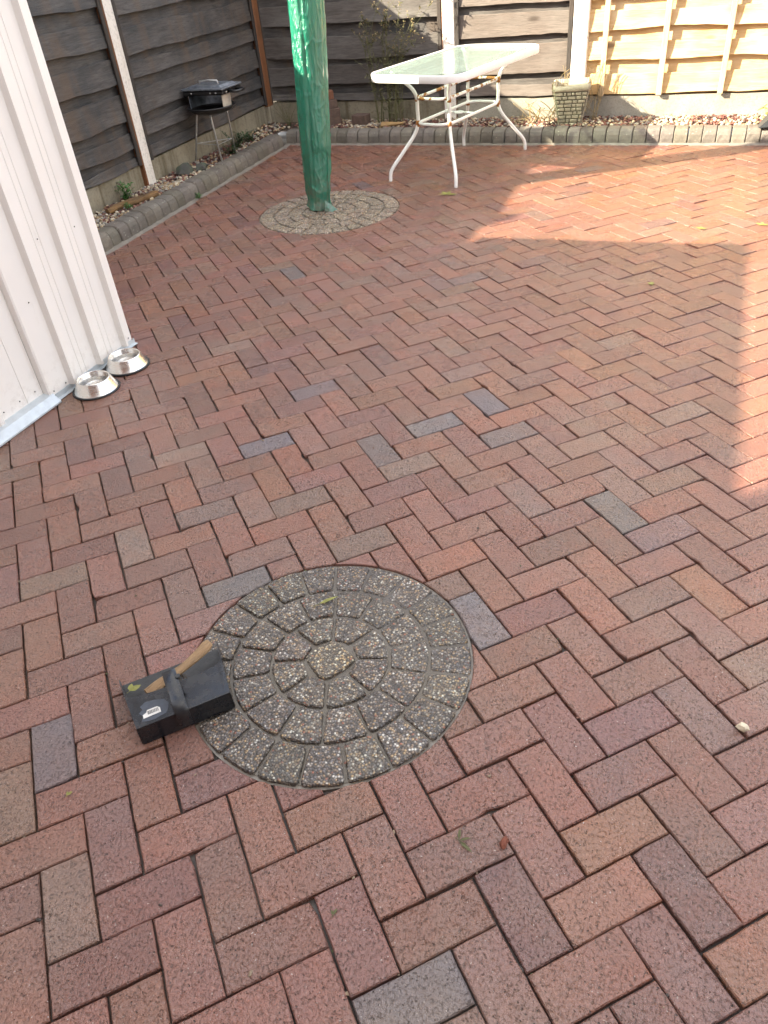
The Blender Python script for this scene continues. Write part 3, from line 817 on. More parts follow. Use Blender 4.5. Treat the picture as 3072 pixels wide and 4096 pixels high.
def fence_post(x, y, rz, label, wd=.110, dp=.10, face=None, side=None, base=None, h=1.90):
    root = empty('fence_post', (x, y, 0), rz); tag(root, label, 'fence post', 'fence posts round the yard')
    face = face or MAT['post']; side = side or MAT['post']
    mb = MB(); a = wd/2; e = .008; y0, y1 = -.046, dp-.046
    ring = lambda z, d: [(-a+e+d, y0+d, z), (a-e-d, y0+d, z), (a-d, y0+e+d, z), (a-d, y1-d, z), (-a+d, y1-d, z), (-a+d, y0+e+d, z)]
    zs = [-.05, .16, h-.02]
    vs_ = ring(-.05, 0)+ring(h-.02, 0)+ring(h, .02); fs = []; mi = []
    for s in range(2):
        for k in range(6): fs.append((s*6+k, s*6+(k+1)%6, s*6+6+(k+1)%6, s*6+6+k)); mi.append(1 if k in (3, 4, 5, 2) else 0)
    fs.append(tuple(12+k for k in range(6))); mi.append(0)
    n0 = len(mb.v); mb.v += vs_
    for f, i in zip(fs, mi): mb.f.append(f); mb.mi.append(i); mb.col.append(None)
    mb.build('shaft', [face, side], root)
    if base:
        mb = MB(); mb.box((-a-.003, y0-.003, -.05), (a+.003, y1+.003, .24), .010); mb.build('post_foot', base, root)
    return root
LR = math.pi/2 + .037
# left fence (runs along +Y)
fence_panel(fence_x(2.45), 2.45, LR, 1.828, [(.055-.05,.055),(.119,.219),(.288,.466),(.526,.670),(.748,.880),(.966,1.11)], MAT['dark_wood'], MAT['dark_wood'], [], 'dark weathered fence panel between the shed and the pale brown-sided post', 11, MAT['dark_batten'], True, .0)
fence_panel(fence_x(4.392), 4.392, LR, 1.972, [(.010,.085),(.155,.245),(.300,.458),(.520,.614),(.664,.819),(.890,1.03)], MAT['dark_wood'], MAT['dark_wood'], [], 'dark stained fence panel behind the small barbecue', 23, MAT['dark_batten'])
fence_panel(fence_x(.50), .50, LR, 1.83, [(.010,.09),(.155,.26),(.330,.48),(.55,.69)], MAT['dark_wood'], MAT['dark_wood'], [], 'dark fence panel hidden behind the cream shed', 31, MAT['dark_batten'])
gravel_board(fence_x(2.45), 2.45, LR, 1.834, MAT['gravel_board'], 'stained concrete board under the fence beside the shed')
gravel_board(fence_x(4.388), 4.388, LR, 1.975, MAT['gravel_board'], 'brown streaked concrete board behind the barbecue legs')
fence_post(fence_x(4.335), 4.335, LR, 'pale concrete fence post with orange brown side, left of the barbecue', face=MAT['post'], side=MAT['post_stain'])
fence_post(fence_x(2.39), 2.39, LR, 'concrete fence post hidden behind the shed', face=MAT['post'], side=MAT['post_stain'])
fence_post(fence_x(6.42), 6.42, LR, 'orange brown corner fence post right of the barbecue', wd=.10, dp=.09, face=MAT['post_stain'], side=MAT['post_stain'], base=MAT['gravel_board'])
# back fence (runs along +X)
fence_panel(-2.93, FY, 0, 1.718, [(.010,.062),(.140,.288),(.346,.506),(.600,.76),(.85,1.0)], MAT['mid_wood'], MAT['dark_wood'], [], 'dark grey lap fence panel behind the tall weeds', 41, MAT['dark_batten'])
fence_panel(-1.098, FY, 0, .960, [(.008,.10),(.172,.385),(.448,.60),(.660,.81),(.88,1.03)], MAT['grey_wood'], MAT['mid_wood'], [], 'silvery grey fence panel behind the patio table', 53, MAT['dark_batten'])
fence_panel(-.014, FY, 0, 1.855, [(.010,.158),(.247,.366),(.448,.575),(.655,.79)], MAT['gold_wood'], MAT['gold_wood'], [(.134,.040),(.579,.042),(1.029,.040),(1.469,.04)], 'golden pine fence panel with upright battens right of the stone planter', 67, MAT['gold_batten'], False)
fence_panel(1.96, FY, 0, 1.6, [(.010,.158),(.247,.366),(.448,.575),(.655,.79)], MAT['gold_wood'], MAT['gold_wood'], [(.115,.040),(.560,.042),(1.010,.040)], 'golden pine fence panel beyond the right edge of the yard', 71, MAT['gold_batten'], False)
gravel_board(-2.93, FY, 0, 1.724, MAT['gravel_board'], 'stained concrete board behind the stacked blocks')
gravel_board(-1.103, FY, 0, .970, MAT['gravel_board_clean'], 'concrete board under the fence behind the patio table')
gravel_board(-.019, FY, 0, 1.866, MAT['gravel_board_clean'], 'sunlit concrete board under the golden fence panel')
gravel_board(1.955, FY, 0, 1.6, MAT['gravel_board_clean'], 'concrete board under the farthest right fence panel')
fence_post(-1.155, FY, 0, 'white concrete fence post behind the patio table', side=MAT['post_stain'])
fence_post(-.076, FY, 0, 'white concrete fence post behind the stone planter', wd=.12)
fence_post(1.90, FY, 0, 'concrete fence post at the right end of the golden panel')

# ------------------------------------------------------------------ the house behind the camera
def make_house():
    root = empty('house', (-4.25, -2.05, 0)); tag(root, 'rear wall of the house behind the photographer', 'house')
    k = N('house_brick'); bt = k.n('TexBrick'); m_ = k.n('Mapping'); m_.inputs['Rotation'].default_value = (R(90), 0, 0); k.put(m_.inputs[0], k.n('TexCoord').outputs['Object']); k.put(bt.inputs['Vector'], m_.outputs[0])
    bt.inputs['Scale'].default_value = 4.4; bt.inputs['Color1'].default_value = (.20, .09, .06, 1); bt.inputs['Color2'].default_value = (.15, .07, .05, 1); bt.inputs['Mortar'].default_value = (.25, .23, .2, 1); bt.inputs['Mortar Size'].default_value = .012
    wall = k.done(bt.outputs[0], .85)
    mb = MB()                                                # wall with a door opening and a window opening
    for x0, x1, z0, z1_ in ((0, 4.25, 0, 5.0), (4.25, 5.15, 2.1, 5.0), (5.15, 5.95, 0, 5.0), (5.95, 7.55, 0, .9), (5.95, 7.55, 2.1, 5.0), (7.55, 9.35, 0, 5.0)): mb.box((x0, -.25, z0-.02), (x1, 0, z1_))
    mb.build('wall', wall, root)
    gl = plain('window_glass', (.02, .025, .03), .05); fr = plain('white_frame', (.75, .75, .74), .4)
    mb = MB(); mb.box((4.253, -.18, 0), (5.147, -.12, 2.098)); d = mb.build('door', fr, root)
    mb = MB(); mb.box((4.40, -.119, 1.0), (5.0, -.112, 1.95)); mb.build('pane', gl, d)
    mb = MB(); mb.box((5.953, -.18, .902), (7.547, -.12, 2.098)); wn = mb.build('window', fr, root)
    for x0 in (6.01, 6.79):
        mb = MB(); mb.box((x0, -.119, .96), (x0+.70, -.112, 2.04)); mb.build('pane', gl, wn)
    mb = MB(); mb.add([(-.2, .3, 4.95), (9.6, .3, 4.95), (9.6, -3.5, 7.0), (-.2, -3.5, 7.0), (-.2, .3, 5.05), (9.6, .3, 5.05), (9.6, -3.5, 7.1), (-.2, -3.5, 7.1)], [(0,3,2,1),(4,5,6,7),(0,1,5,4),(1,2,6,5),(2,3,7,6),(3,0,4,7)]); mb.build('roof', MAT['bbq_black'] , root)
make_house()

# ------------------------------------------------------------------ metal shed
def make_shed():
    root = empty('metal_shed', (SHED_X, SHED_Y, 0)); tag(root, 'cream ribbed metal shed with a galvanised base rail beside the two bowls', 'shed')
    H = 1.80
    # ribbed wall, local y runs back towards the camera (negative)
    prof = [(0, 0)]
    for yr in (-.080, -.265, -.452):
        prof += [(0, yr+.026), (.027, yr+.020), (.027, yr+.008), (0, yr+.000)]
        if yr > -.4:
            prof += [(0, yr-.062), (.003, yr-.066), (0, yr-.070), (0, yr-.092), (.003, yr-.096), (0, yr-.100)]
    prof += [(0, -.565), (-.004, -.572), (-.030, -.574)]
    mb = MB(); n_ = len(prof)
    vs_ = [(x, y, z) for z in (.028, H) for x, y in prof]
    mb.add(vs_, [(i, i+1, n_+i+1, n_+i) for i in range(n_-1)][::1])
    mb.build('wall_panel', MAT['cream'], root, fix=False)
    # end wall turning the corner, far wall and roof
    mb = MB(); mb.box((-1.25, -.012, .028), (-.0005, .0, H), .0); mb.build('end_wall', MAT['cream'], root)
    mb = MB(); mb.box((-1.25, -4.0, .028), (-1.235, -.014, H)); mb.build('back_wall', MAT['cream'], root)
    # recessed sliding door with a crease and a dark gap
    mb = MB(); prof = [(-.031, -.5745), (-.031, -.66), (-.028, -.664), (-.031, -.668), (-.031, -.80), (-.015, -.815), (-.015, -.835), (-.031, -.85), (-.031, -1.0), (-.028, -1.004), (-.031, -1.008), (-.031, -1.42)]
    n_ = len(prof); mb.add([(x, y, z) for z in (.030, H-.06) for x, y in prof], [(i, i+1, n_+i+1, n_+i) for i in range(n_-1)])
    mb.build('door', MAT['cream'], root)
    mb = MB(); mb.box((-.05, -.590, .028), (-.0335, -.5735, H)); mb.build('door_gap', MAT['dark_gap'], root)
    mb = MB(); prof = [(-.031, -1.42), (0, -1.43)]
    for k in range(13):
        yr = -1.6-.185*k; prof += [(0, yr+.026), (.018, yr+.018), (.018, yr+.006), (0, yr-.014)]
    prof += [(0, -4.0)]
    n_ = len(prof); mb.add([(x, y, z) for z in (.028, H) for x, y in prof], [(i, i+1, n_+i+1, n_+i) for i in range(n_-1)])
    mb.build('wall_panel', MAT['cream'], root)
    mb = MB(); mb.add([(.045, .03, H), (-1.28, .03, H-.06), (-1.28, -4.05, H-.06), (.045, -4.05, H), (.045, .03, H+.022), (-1.28, .03, H-.038), (-1.28, -4.05, H-.038), (.045, -4.05, H+.022)],
        [(0,1,2,3),(7,6,5,4),(0,4,5,1),(1,5,6,2),(2,6,7,3),(3,7,4,0)]); mb.build('roof', MAT['cream'], root)
    # base rails
    mb = MB(); mb.add([(.0015,.022,.030),(.0015,.022,.003),(.030,.030,.003),(.030,.030,.006),(.006,.022,.006),(.006,.022,.030)], [])
    prof = [(.001, .030), (.001, .004), (.018, .0025), (.020, .0060), (.0045, .0085), (.0040, .030)]
    mb = MB(); ys = (.012, -.545); n_ = len(prof)
    mb.add([(x, y, z) for y in ys for x, z in prof], [(i, (i+1)%n_, n_+(i+1)%n_, n_+i) for i in range(n_)]+[tuple(range(n_))[::-1], tuple(n_+i for i in range(n_))])
    mb.build('base_rail', MAT['galv'], root, fix=True)
    prof = [(-.0308, .046), (.004, .038), (.034, .010), (.034, .003), (-.0308, .003)]
    mb = MB(); ys = (-.555, -1.9); n_ = len(prof)
    mb.add([(x, y, z) for y in ys for x, z in prof], [(i, (i+1)%n_, n_+(i+1)%n_, n_+i) for i in range(n_)]+[tuple(range(n_))[::-1], tuple(n_+i for i in range(n_))])
    mb.build('door_rail', MAT['galv'], root, fix=True)
    sm = MB(); sm.lathe([(0, .0022), (.0020, .0018), (.0030, .0006), (.0030, 0)], 10)
    me = sm.mesh('screw', MAT['screw'])
    for x, y, z in ((.002,-.022,.045),(.002,-.050,.040),(.0045,-.003,.030),(.002,-.225,.040),(.002,-.415,.040),(.002,-.470,.045),(.002,-.545,.045),(-.029,-.612,.075),(-.029,-.70,.078),(-.029,-.79,.078),(.002,-.045,.62),(.002,-.075-.055,.60),(.002,-.345,.62),(.002,-.50,.42)):
        o = link('screw', me, root); o.location = (x, y, z); o.rotation_euler = (0, math.pi/2, 0)
    return root
make_shed()

# ------------------------------------------------------------------ green covered pole
def make_pole():
    root = empty('covered_pole', (-1.400, 4.225, 0)); root.rotation_euler = (0, R(4.3), 0); tag(root, 'tall pole wrapped in a shiny green plastic cover on the far stone circle', 'covered pole')
    mb = MB(); mb.tube([(0,0,-.01), (0,0,2.0)], .025, 12); mb.build('inner_pole', MAT['metal_pole'], root)
    nz, na = 190, 120; mb = MB(); vs_ = []
    for j in range(nz+1):
        z = .012+1.86*j/nz
        if z < .12: r = .084-.010*math.sin(z/.12*math.pi)
        else: r = .084+.010*min(1, (z-.12)/1.0)+.0*z
        if z > 1.70: r *= math.sqrt(max(.02, 1-((z-1.70)/.185)**2))
        for i in range(na):
            a = 2*math.pi*i/na
            # two flat faces meeting at an edge that faces the camera, rounded behind
            edge = R(-78)+.12*math.sin(z*2.1)
            d = (a-edge+math.pi) % (2*math.pi)-math.pi
            sq = 1/max(abs(math.cos(d-.72)), abs(math.sin(d-.72)))
            rr = r*(.86+.20*min(sq, 1.30)-.02)
            rr += .012*math.exp(-((d+.32)/.10)**2)*(.6+.4*math.sin(z*3+1)) * (1 if z > .5 else max(0, (z-.2)/.3))   # overlapping fold
            rr -= .008*math.exp(-((d+.12)/.09)**2)
            q3 = Vector((math.cos(a)*1.1, math.sin(a)*1.1, z*1.0))
            rr += .0050*noise.noise(q3*4.2)+.0034*noise.noise(q3*10+Vector((3,0,0)))+.0016*noise.noise(q3*24)
            cz = .55-abs(z-.55)
            rr += .0055*noise.noise(Vector((math.cos(a)*2.2, math.sin(a)*2.2, z*9)))*max(0, 1-z/.75)
            for zc, am in ((.36, .007), (.20, .005)):
                rr += am*(1/(1+math.exp(-(z-zc-.03*math.sin(a*2+zc*9))/.006))-.5)*(1 if d > -1.2 else .4)
            if z < .05: rr += .008*(1-z/.05)*(.6+.6*math.sin(3*a))
            vs_.append((rr*math.cos(a), rr*math.sin(a), z+(.006*math.sin(2*a+.7) if j == 0 else 0)))
    fs = [(j*na+i, j*na+(i+1)%na, (j+1)*na+(i+1)%na, (j+1)*na+i) for j in range(nz) for i in range(na)]
    fs.append(tuple(nz*na+i for i in range(na)))
    mb.add(vs_, fs); o = mb.build('cover', MAT['cover'], root, smooth=True)
    # vertical seam on the right
    mb = MB(); mb.tube([((.091+.008*min(1, z/1.1))*math.cos(R(-12)), (.091+.008*min(1, z/1.1))*math.sin(R(-12))+.002*math.sin(z*23), z) for z in [.03+.05*k for k in range(33)]], .0038, 6)
    mb.build('seam', MAT['cover'], root, smooth=True)
    # loose hem corner and drawstring
    mb = MB(); mb.add([(.080,-.065,.075), (.165,-.030,.006), (.120,-.075,.006), (.085,-.088,.012), (.080,-.070,.078), (.160,-.036,.010), (.118,-.080,.010), (.083,-.092,.016)], [(0,3,2,1),(4,5,6,7),(0,1,5,4),(1,2,6,5),(2,3,7,6),(3,0,4,7)])
    mb.build('loose_hem', MAT['cover'], root)
    mb = MB(); mb.tube([(.125,-.06,.008), (.16,-.05,.005), (.20,-.075,.005), (.235,-.075,.005), (.30,-.03,.005), (.33,-.01,.005)], .0028, 6); mb.build('drawstring', MAT['cable'], root)
make_pole()

# ------------------------------------------------------------------ patio table
def rrect(hx, hy, r, n=8, bow=0.0):
    pts = []
    for cx, cy, a0 in ((hx-r, hy-r, 0), (-hx+r, hy-r, 90), (-hx+r, -hy+r, 180), (hx-r, -hy+r, 270)):
        for k in range(n+1):
            a = R(a0+90*k/n); pts.append(Vector((cx+r*math.cos(a), cy+r*math.sin(a))))
    return pts
def bez(pts, n=6):
    """Catmull-Rom through the points"""
    P = [Vector(p) for p in pts]; out = []
    for i in range(len(P)-1):
        p0 = P[max(i-1,0)]; p1 = P[i]; p2 = P[i+1]; p3 = P[min(i+2, len(P)-1)]
        for k in range(n):
            t = k/n
            out.append(.5*((2*p1)+(p2-p0)*t+(2*p0-5*p1+4*p2-p3)*t*t+(3*p1-p0-3*p2+p3)*t**3))
    out.append(P[-1]); return out
def make_table():
    th = -R(13)
    root = empty('patio_table', (-.733, 5.345, 0), th); tag(root, 'white metal patio table with obscured glass top and rusty rails', 'table')
    hx, hy, ZT = .362, .660, .703
    def rim(mbx):
        prof = [(0, -.044), (.002, -.046), (.010, -.046), (.013, -.040), (.013, -.006), (.009, 0), (-.008, 0), (-.010, -.006), (-.004, -.010), (0, -.012)]
        vs_ = []; rings = []
        base = rrect(hx-.013, hy-.013, .13, 10); n_ = len(base); m_ = len(prof)
        for i in range(n_):
            t = (base[(i+1)%n_]-base[i-1]).normalized(); nn = Vector((t.y, -t.x))
            for d, z in prof: p = base[i]+nn*d; vs_.append((p.x, p.y, ZT+z))
        fs = [(i*m_+k, i*m_+(k+1)%m_, ((i+1)%n_)*m_+(k+1)%m_, ((i+1)%n_)*m_+k) for i in range(n_) for k in range(m_)]
        mbx.add(vs_, fs)
    mb = MB(); rim(mb); mb.build('rim', MAT['white'], root, smooth=True, fix=True, angle=40)
    mb = MB(); g = rrect(hx-.018, hy-.018, .125, 10); n_ = len(g)
    mb.add([(p.x, p.y, ZT-.011) for p in g]+[(p.x, p.y, ZT-.005) for p in g], [tuple(range(n_))[::-1], tuple(n_+i for i in range(n_))]+[(i, (i+1)%n_, n_+(i+1)%n_, n_+i) for i in range(n_)])
    mb.build('glass_top', MAT['glass'], root)
    for sx in (-1, 1):
        for sy in (-1, 1):
            path = bez([(sx*.245, sy*.50, ZT-.012), (sx*.215, sy*.47, .665), (sx*.150, sy*.395, .585), (sx*.130, sy*.365, .52), (sx*.130, sy*.36, .44), (sx*.130, sy*.36, .36), (sx*.150, sy*.385, .285), (sx*.215, sy*.465, .17), (sx*.268, sy*.530, .075), (sx*.275, sy*.545, .0)], 5)
            mb = MB(); mb.tube(path, .0125, 10); leg = mb.build('leg', MAT['white'], root, smooth=True)
            for zz in (.52, .36):
                mb = MB(); mb.lathe([(.0134, -.020), (.0142, -.008), (.0142, .008), (.0134, .020)], 10, (sx*.130, sy*.3615, zz-.004)); mb.build('rust_band', MAT['rust'], leg, smooth=True)
    def loop(z, mat, name, hx2, hy2):
        pts = rrect(hx2, hy2, .085, 7)
        mb = MB(); mb.tube([(p.x, p.y, z) for p in pts], .0105, 8, True); return mb.build(name, mat, root, smooth=True)
    loop(.52, MAT['rusty'], 'upper_rail', .128, .40)
    loop(.36, MAT['white'], 'lower_rail', .128, .40)
    mb = MB(); mb.tube([(-.118, .0, .362), (-.025, .0, .362)], .007, 8); mb.tube([(.118, .0, .362), (.025, .0, .362)], .007, 8)
    mb.tube([(.030*math.cos(2*math.pi*k/20), .030*math.sin(2*math.pi*k/20), .362) for k in range(20)], .0065, 8, True)
    mb.build('parasol_ring', MAT['white'], root, smooth=True)
make_table()

# ------------------------------------------------------------------ barbecue
def make_bbq():
    root = empty('barbecue', (-2.665, 5.075, .10)); tag(root, 'small black three-legged barbecue with a steel grill box against the dark fence', 'barbecue')
    mb = MB(); prof = [(.0, .028), (.06, .030), (.120, .040), (.160, .056), (.184, .076), (.192, .082), (.192, .088), (.182, .090), (.155, .066), (.10, .048), (0, .040)]
    mb.lathe([(r, z+.300) for r, z in prof], 40); mb.build('bowl', MAT['bbq_black'], root, smooth=True)
    feet = ((-.180, -.110, -.004), (.075, -.115, -.004), (.045, .150, -.004))
    tops = ((-.130, -.020, .348), (.020, -.070, .335), (.095, .060, .340))
    for f, t in zip(feet, tops):
        mb = MB(); mb.tube([t, Vector(t).lerp(Vector(f), .06), f], [.0090, .0072, .0066], 8); mb.build('leg', MAT['bbq_leg'], root, smooth=True)
    mid = [Vector(t).lerp(Vector(f), .62) for f, t in zip(feet, tops)]
    mb = MB()
    for i in range(3): mb.tube([mid[i], mid[(i+1)%3]], .0025, 6)
    mb.build('brace_wire', MAT['bbq_leg'], root)
    def shield(a0, a1, mat, name, r0):
        mb = MB(); vs_ = []; n_ = 22
        for i in range(n_+1):
            a = R(a0+(a1-a0)*i/n_)
            for r, z in ((r0, .378), (r0+.002, .468), (r0-.001, .468), (r0-.003, .378)): vs_.append((r*math.cos(a), r*math.sin(a), z))
        mb.add(vs_, [(i*4+k, (i+1)*4+k, (i+1)*4+(k+1)%4, i*4+(k+1)%4) for i in range(n_) for k in range(4)]+[(0,1,2,3), (n_*4+3,n_*4+2,n_*4+1,n_*4)])
        mb.build(name, mat, root, smooth=True, fix=True, angle=40)
    shield(33, 212, MAT['bbq_steel'], 'wind_shield', .158)
    shield(-22, 31, MAT['bbq_plate'], 'side_plate', .160)
    ox, oy = .002, .050
    def bxr(a, b, bev, name, mat):
        mb = MB(); mb.box((a[0]+ox, a[1]+oy, a[2]), (b[0]+ox, b[1]+oy, b[2]), bev); return mb.build(name, mat, root)
    bxr((-.180, -.140, .470), (.180, .140, .500), .006, 'grill_tray', MAT['bbq_black'])
    lid = bxr((-.188, -.148, .502), (.188, .148, .516), .005, 'lid', MAT['bbq_steel'])
    mb = MB(); mb.add([(-.15+ox,-.11+oy,.5165),(.15+ox,-.11+oy,.5165),(.15+ox,.12+oy,.5165),(-.15+ox,.12+oy,.5165),(-.13+ox,-.09+oy,.530),(.13+ox,-.09+oy,.530),(.13+ox,.10+oy,.530),(-.13+ox,.10+oy,.530)], [(4,5,6,7),(0,1,5,4),(1,2,6,5),(2,3,7,6),(3,0,4,7)]); mb.build('lid_panel', MAT['bbq_steel'], lid)
    mb = MB(); mb.tube([(x+ox, -.03+oy, z) for x, z in ((-.085,.528), (-.080,.552), (.0,.556), (.080,.552), (.085,.528))], .0075, 8); mb.build('lid_handle', MAT['bbq_leg'], lid, smooth=True)
    for sgn, l_ in ((-1, .045), (1, .075)):
        mb = MB(); mb.tube([(sgn*.180+ox,-.055+oy,.485), (sgn*(.180+l_)+ox,-.055+oy,.482), (sgn*(.188+l_)+ox,oy,.482), (sgn*(.180+l_)+ox,.055+oy,.482), (sgn*.180+ox,.055+oy,.485)], .010, 8); mb.build('side_handle', MAT['bbq_black'], root, smooth=True)
    for x, y in ((-.10,-.142), (.07,-.142), (.12,-.142), (.182,-.09)):
        mb = MB(); mb.lathe([(0, .006), (.006, .004), (.006, -.004), (0, -.006)], 8, (x+ox, y+oy, .486)); mb.build('bolt', MAT['bbq_leg'], root)
make_bbq()

# ------------------------------------------------------------------ dog bowls
def make_bowl(x, y, label, rz):
    root = empty('pet_bowl', (x, y, .001), rz); tag(root, label, 'bowl', 'steel bowls by the shed')
    S = .96
    mb = MB(); prof = [(.100,.004),(.098,.008),(.094,.012),(.0755,.052),(.0740,.0555),(.0715,.0565),(.0695,.055),(.0680,.050),(.0600,.020),(.054,.013),(.040,.011),(0,.011)]
    mb.lathe([(r*S, z) for r, z in prof], 56); mb.build('basin', MAT['steel'], root, smooth=True, fix=False)
    mb = MB(); prof = [(.095,0),(.104,.0),(.107,.003),(.106,.007),(.101,.0085),(.097,.006)]
    mb.lathe([(r*S, z) for r, z in prof], 56); mb.build('rubber_ring', MAT['rubber'], root, smooth=True)
    mb = MB(); mb.add([(.0640*S*math.cos(2*math.pi*k/40), .0640*S*math.sin(2*math.pi*k/40), .034) for k in range(40)], [tuple(range(40))]); mb.build('water', MAT['water'], root)
make_bowl(-1.276, 1.663, 'stainless steel pet bowl nearer the camera against the shed', 0)
make_bowl(-1.276, 1.884, 'stainless steel pet bowl farther back, nearer the shed corner', 1.3)

# ------------------------------------------------------------------ dustpan and brush
def make_dustpan():
    e = Vector((.69, .724)); ang = math.atan2(.724, .69)
    root = empty('dustpan', (.105, .2725, .0035), ang); tag(root, 'black plastic dustpan with a strap handle lying at the edge of the stone circle', 'dustpan')
    # local x along the back wall (facing the camera), local y = towards the open lip; back wall at y=0
    W0, W1, D, H = .110, .128, .205, .060
    T = .0022
    # floor
    def quadbox(mbx, lo, up):
        mbx.add(list(lo)+list(up), [(3,2,1,0),(4,5,6,7),(0,1,5,4),(1,2,6,5),(2,3,7,6),(3,0,4,7)])
    mb = MB(); quadbox(mb, [(-W0,0,.002),(W0,0,.002),(W1,D,.001),(-W1,D,.001)], [(-W0,0,.0045),(W0,0,.0045),(W1,D,.0025),(-W1,D,.0025)]); mb.build('floor', MAT['pan_inside'], root)
    mb = MB(); quadbox(mb, [(-W0-.002,-.0035,.001),(W0+.002,-.0035,.001),(W0+.002,0,.001),(-W0-.002,0,.001)], [(-W0-.002,-.0035,H),(W0+.002,-.0035,H),(W0+.002,0,H),(-W0-.002,0,H)]); mb.build('back_wall', MAT['pan'], root)
    for s in (-1, 1):
        mb = MB(); pts = [(0,.001),(D,.0005),(D,.026),(.150,.047),(.10,.057),(0,H)]
        def X(y, t): return s*(W0+(W1-W0)*y/D+t)
        n_ = len(pts); vs_ = [(X(y, 0), y, z) for y, z in pts]+[(X(y, .003), y, z) for y, z in pts]
        mb.add(vs_, [tuple(range(n_)), tuple(n_+i for i in range(n_))[::-1]]+[(i, n_+i, n_+(i+1)%n_, (i+1)%n_) for i in range(n_)]); mb.build('side_wall', MAT['pan'], root, fix=True)
    # hood over the back half, front edge scalloped
    mb = MB(); n_ = 16; vs_ = []
    for i in range(n_+1):
        t = i/n_*2-1; ye = .092+.012*(t**2)+(.0 if abs(t) < .9 else .012)
        x0 = t*(W0+.003); x1 = t*(W0+.003+(W1-W0)*ye/D)
        vs_ += [(x0, -.0035, H+.0022), (x1, ye, H-.003), (x1, ye, H-.0055), (x0, -.0035, H+.0002)]
    mb.add(vs_, [(i*4+k, (i+1)*4+k, (i+1)*4+(k+1)%4, i*4+(k+1)%4) for i in range(n_) for k in range(4)]+[(0,1,2,3), (n_*4+3,n_*4+2,n_*4+1,n_*4)])
    mb.build('hood', MAT['pan'], root, fix=True)
    # rolled edges
    mb = MB(); mb.tube([(-W0-.003,-.004,.006), (-W0-.003,-.004,H+.001), (W0+.003,-.004,H+.001), (W0+.003,-.004,.006)], .0022, 6); mb.build('edge_bead', MAT['pan'], root, smooth=True)
    # strap handle rising from the back wall over the hood
    path = bez([(.0,-.005,.010), (.0,-.0065,.035), (.0,-.008,.062), (.0,.008,.078), (.0,.045,.086), (.0,.085,.089), (.0,.108,.088)], 5)
    mb = MB(); wv = .0165; vs_ = []; m_ = len(path)
    for i, p in enumerate(path):
        t = (path[min(i+1,m_-1)]-path[max(i-1,0)]).normalized(); nn = Vector((0, -t.z, t.y))
        th_ = .0035
        x = -.006
        for dx, k in ((-wv, -1), (wv, -1), (wv, .6), (wv*.8, 1), (-wv*.8, 1), (-wv, .6)): vs_.append((x+dx, p.y+nn.y*th_*k, p.z+nn.z*th_*k))
    n_ = 6
    mb.add(vs_, [(i*n_+k, i*n_+(k+1)%n_, (i+1)*n_+(k+1)%n_, (i+1)*n_+k) for i in range(m_-1) for k in range(n_)]+[tuple(range(n_))[::-1], tuple((m_-1)*n_+k for k in range(n_))])
    hd = mb.build('strap_handle', MAT['pan'], root, smooth=True, fix=True, angle=35)
    mb = MB(); mb.tube([(.011,.078,.0925), (.011,.078,.0945)], .0065, 14); mb.build('hanging_hole', MAT['pan_inside'], hd)
    for x, z in ((-.012,.016), (.002,.016)):
        mb = MB(); mb.tube([(x,-.0085,z), (x,-.011,z)], .003, 10); mb.build('rivet', MAT['pan'], hd)
    # paper sticker with its printed bars and the smear of glue round it
    def onhood(x, y, dz): return (x, y, H+.0022-(y+.0035)*.054+dz)
    mb = MB(); g = [(-.098,.012),(-.083,.006),(-.068,.004),(-.052,.008),(-.040,.010),(-.032,.022),(-.028,.040),(-.036,.056),(-.058,.066),(-.080,.070),(-.094,.060),(-.090,.048),(-.100,.040),(-.092,.028)]
    mb.add([onhood(x, y, .0003) for x, y in g], [tuple(range(len(g)))]); mb.build('glue_residue', MAT['residue'], root, fix=False)
    st = [(-.092,.018),(-.050,.019),(-.050,.034),(-.056,.041),(-.080,.041),(-.083,.034),(-.092,.030)]
    mb = MB(); mb.add([onhood(x, y, .0012) for x, y in st], [tuple(range(len(st)))]); sk = mb.build('sticker', MAT['sticker'], root)
    mb = MB(); x = -.080
    while x < -.055:
        wd = rnd.choice([.0007, .0011, .0016]); mb.add([onhood(a, b, .0018) for a, b in ((x,.025),(x+wd,.025),(x+wd,.036),(x,.036))], [(0,1,2,3)]); x += wd+rnd.choice([.0008,.0013])
    mb.build('printed_bars', MAT['ink'], sk)
make_dustpan()
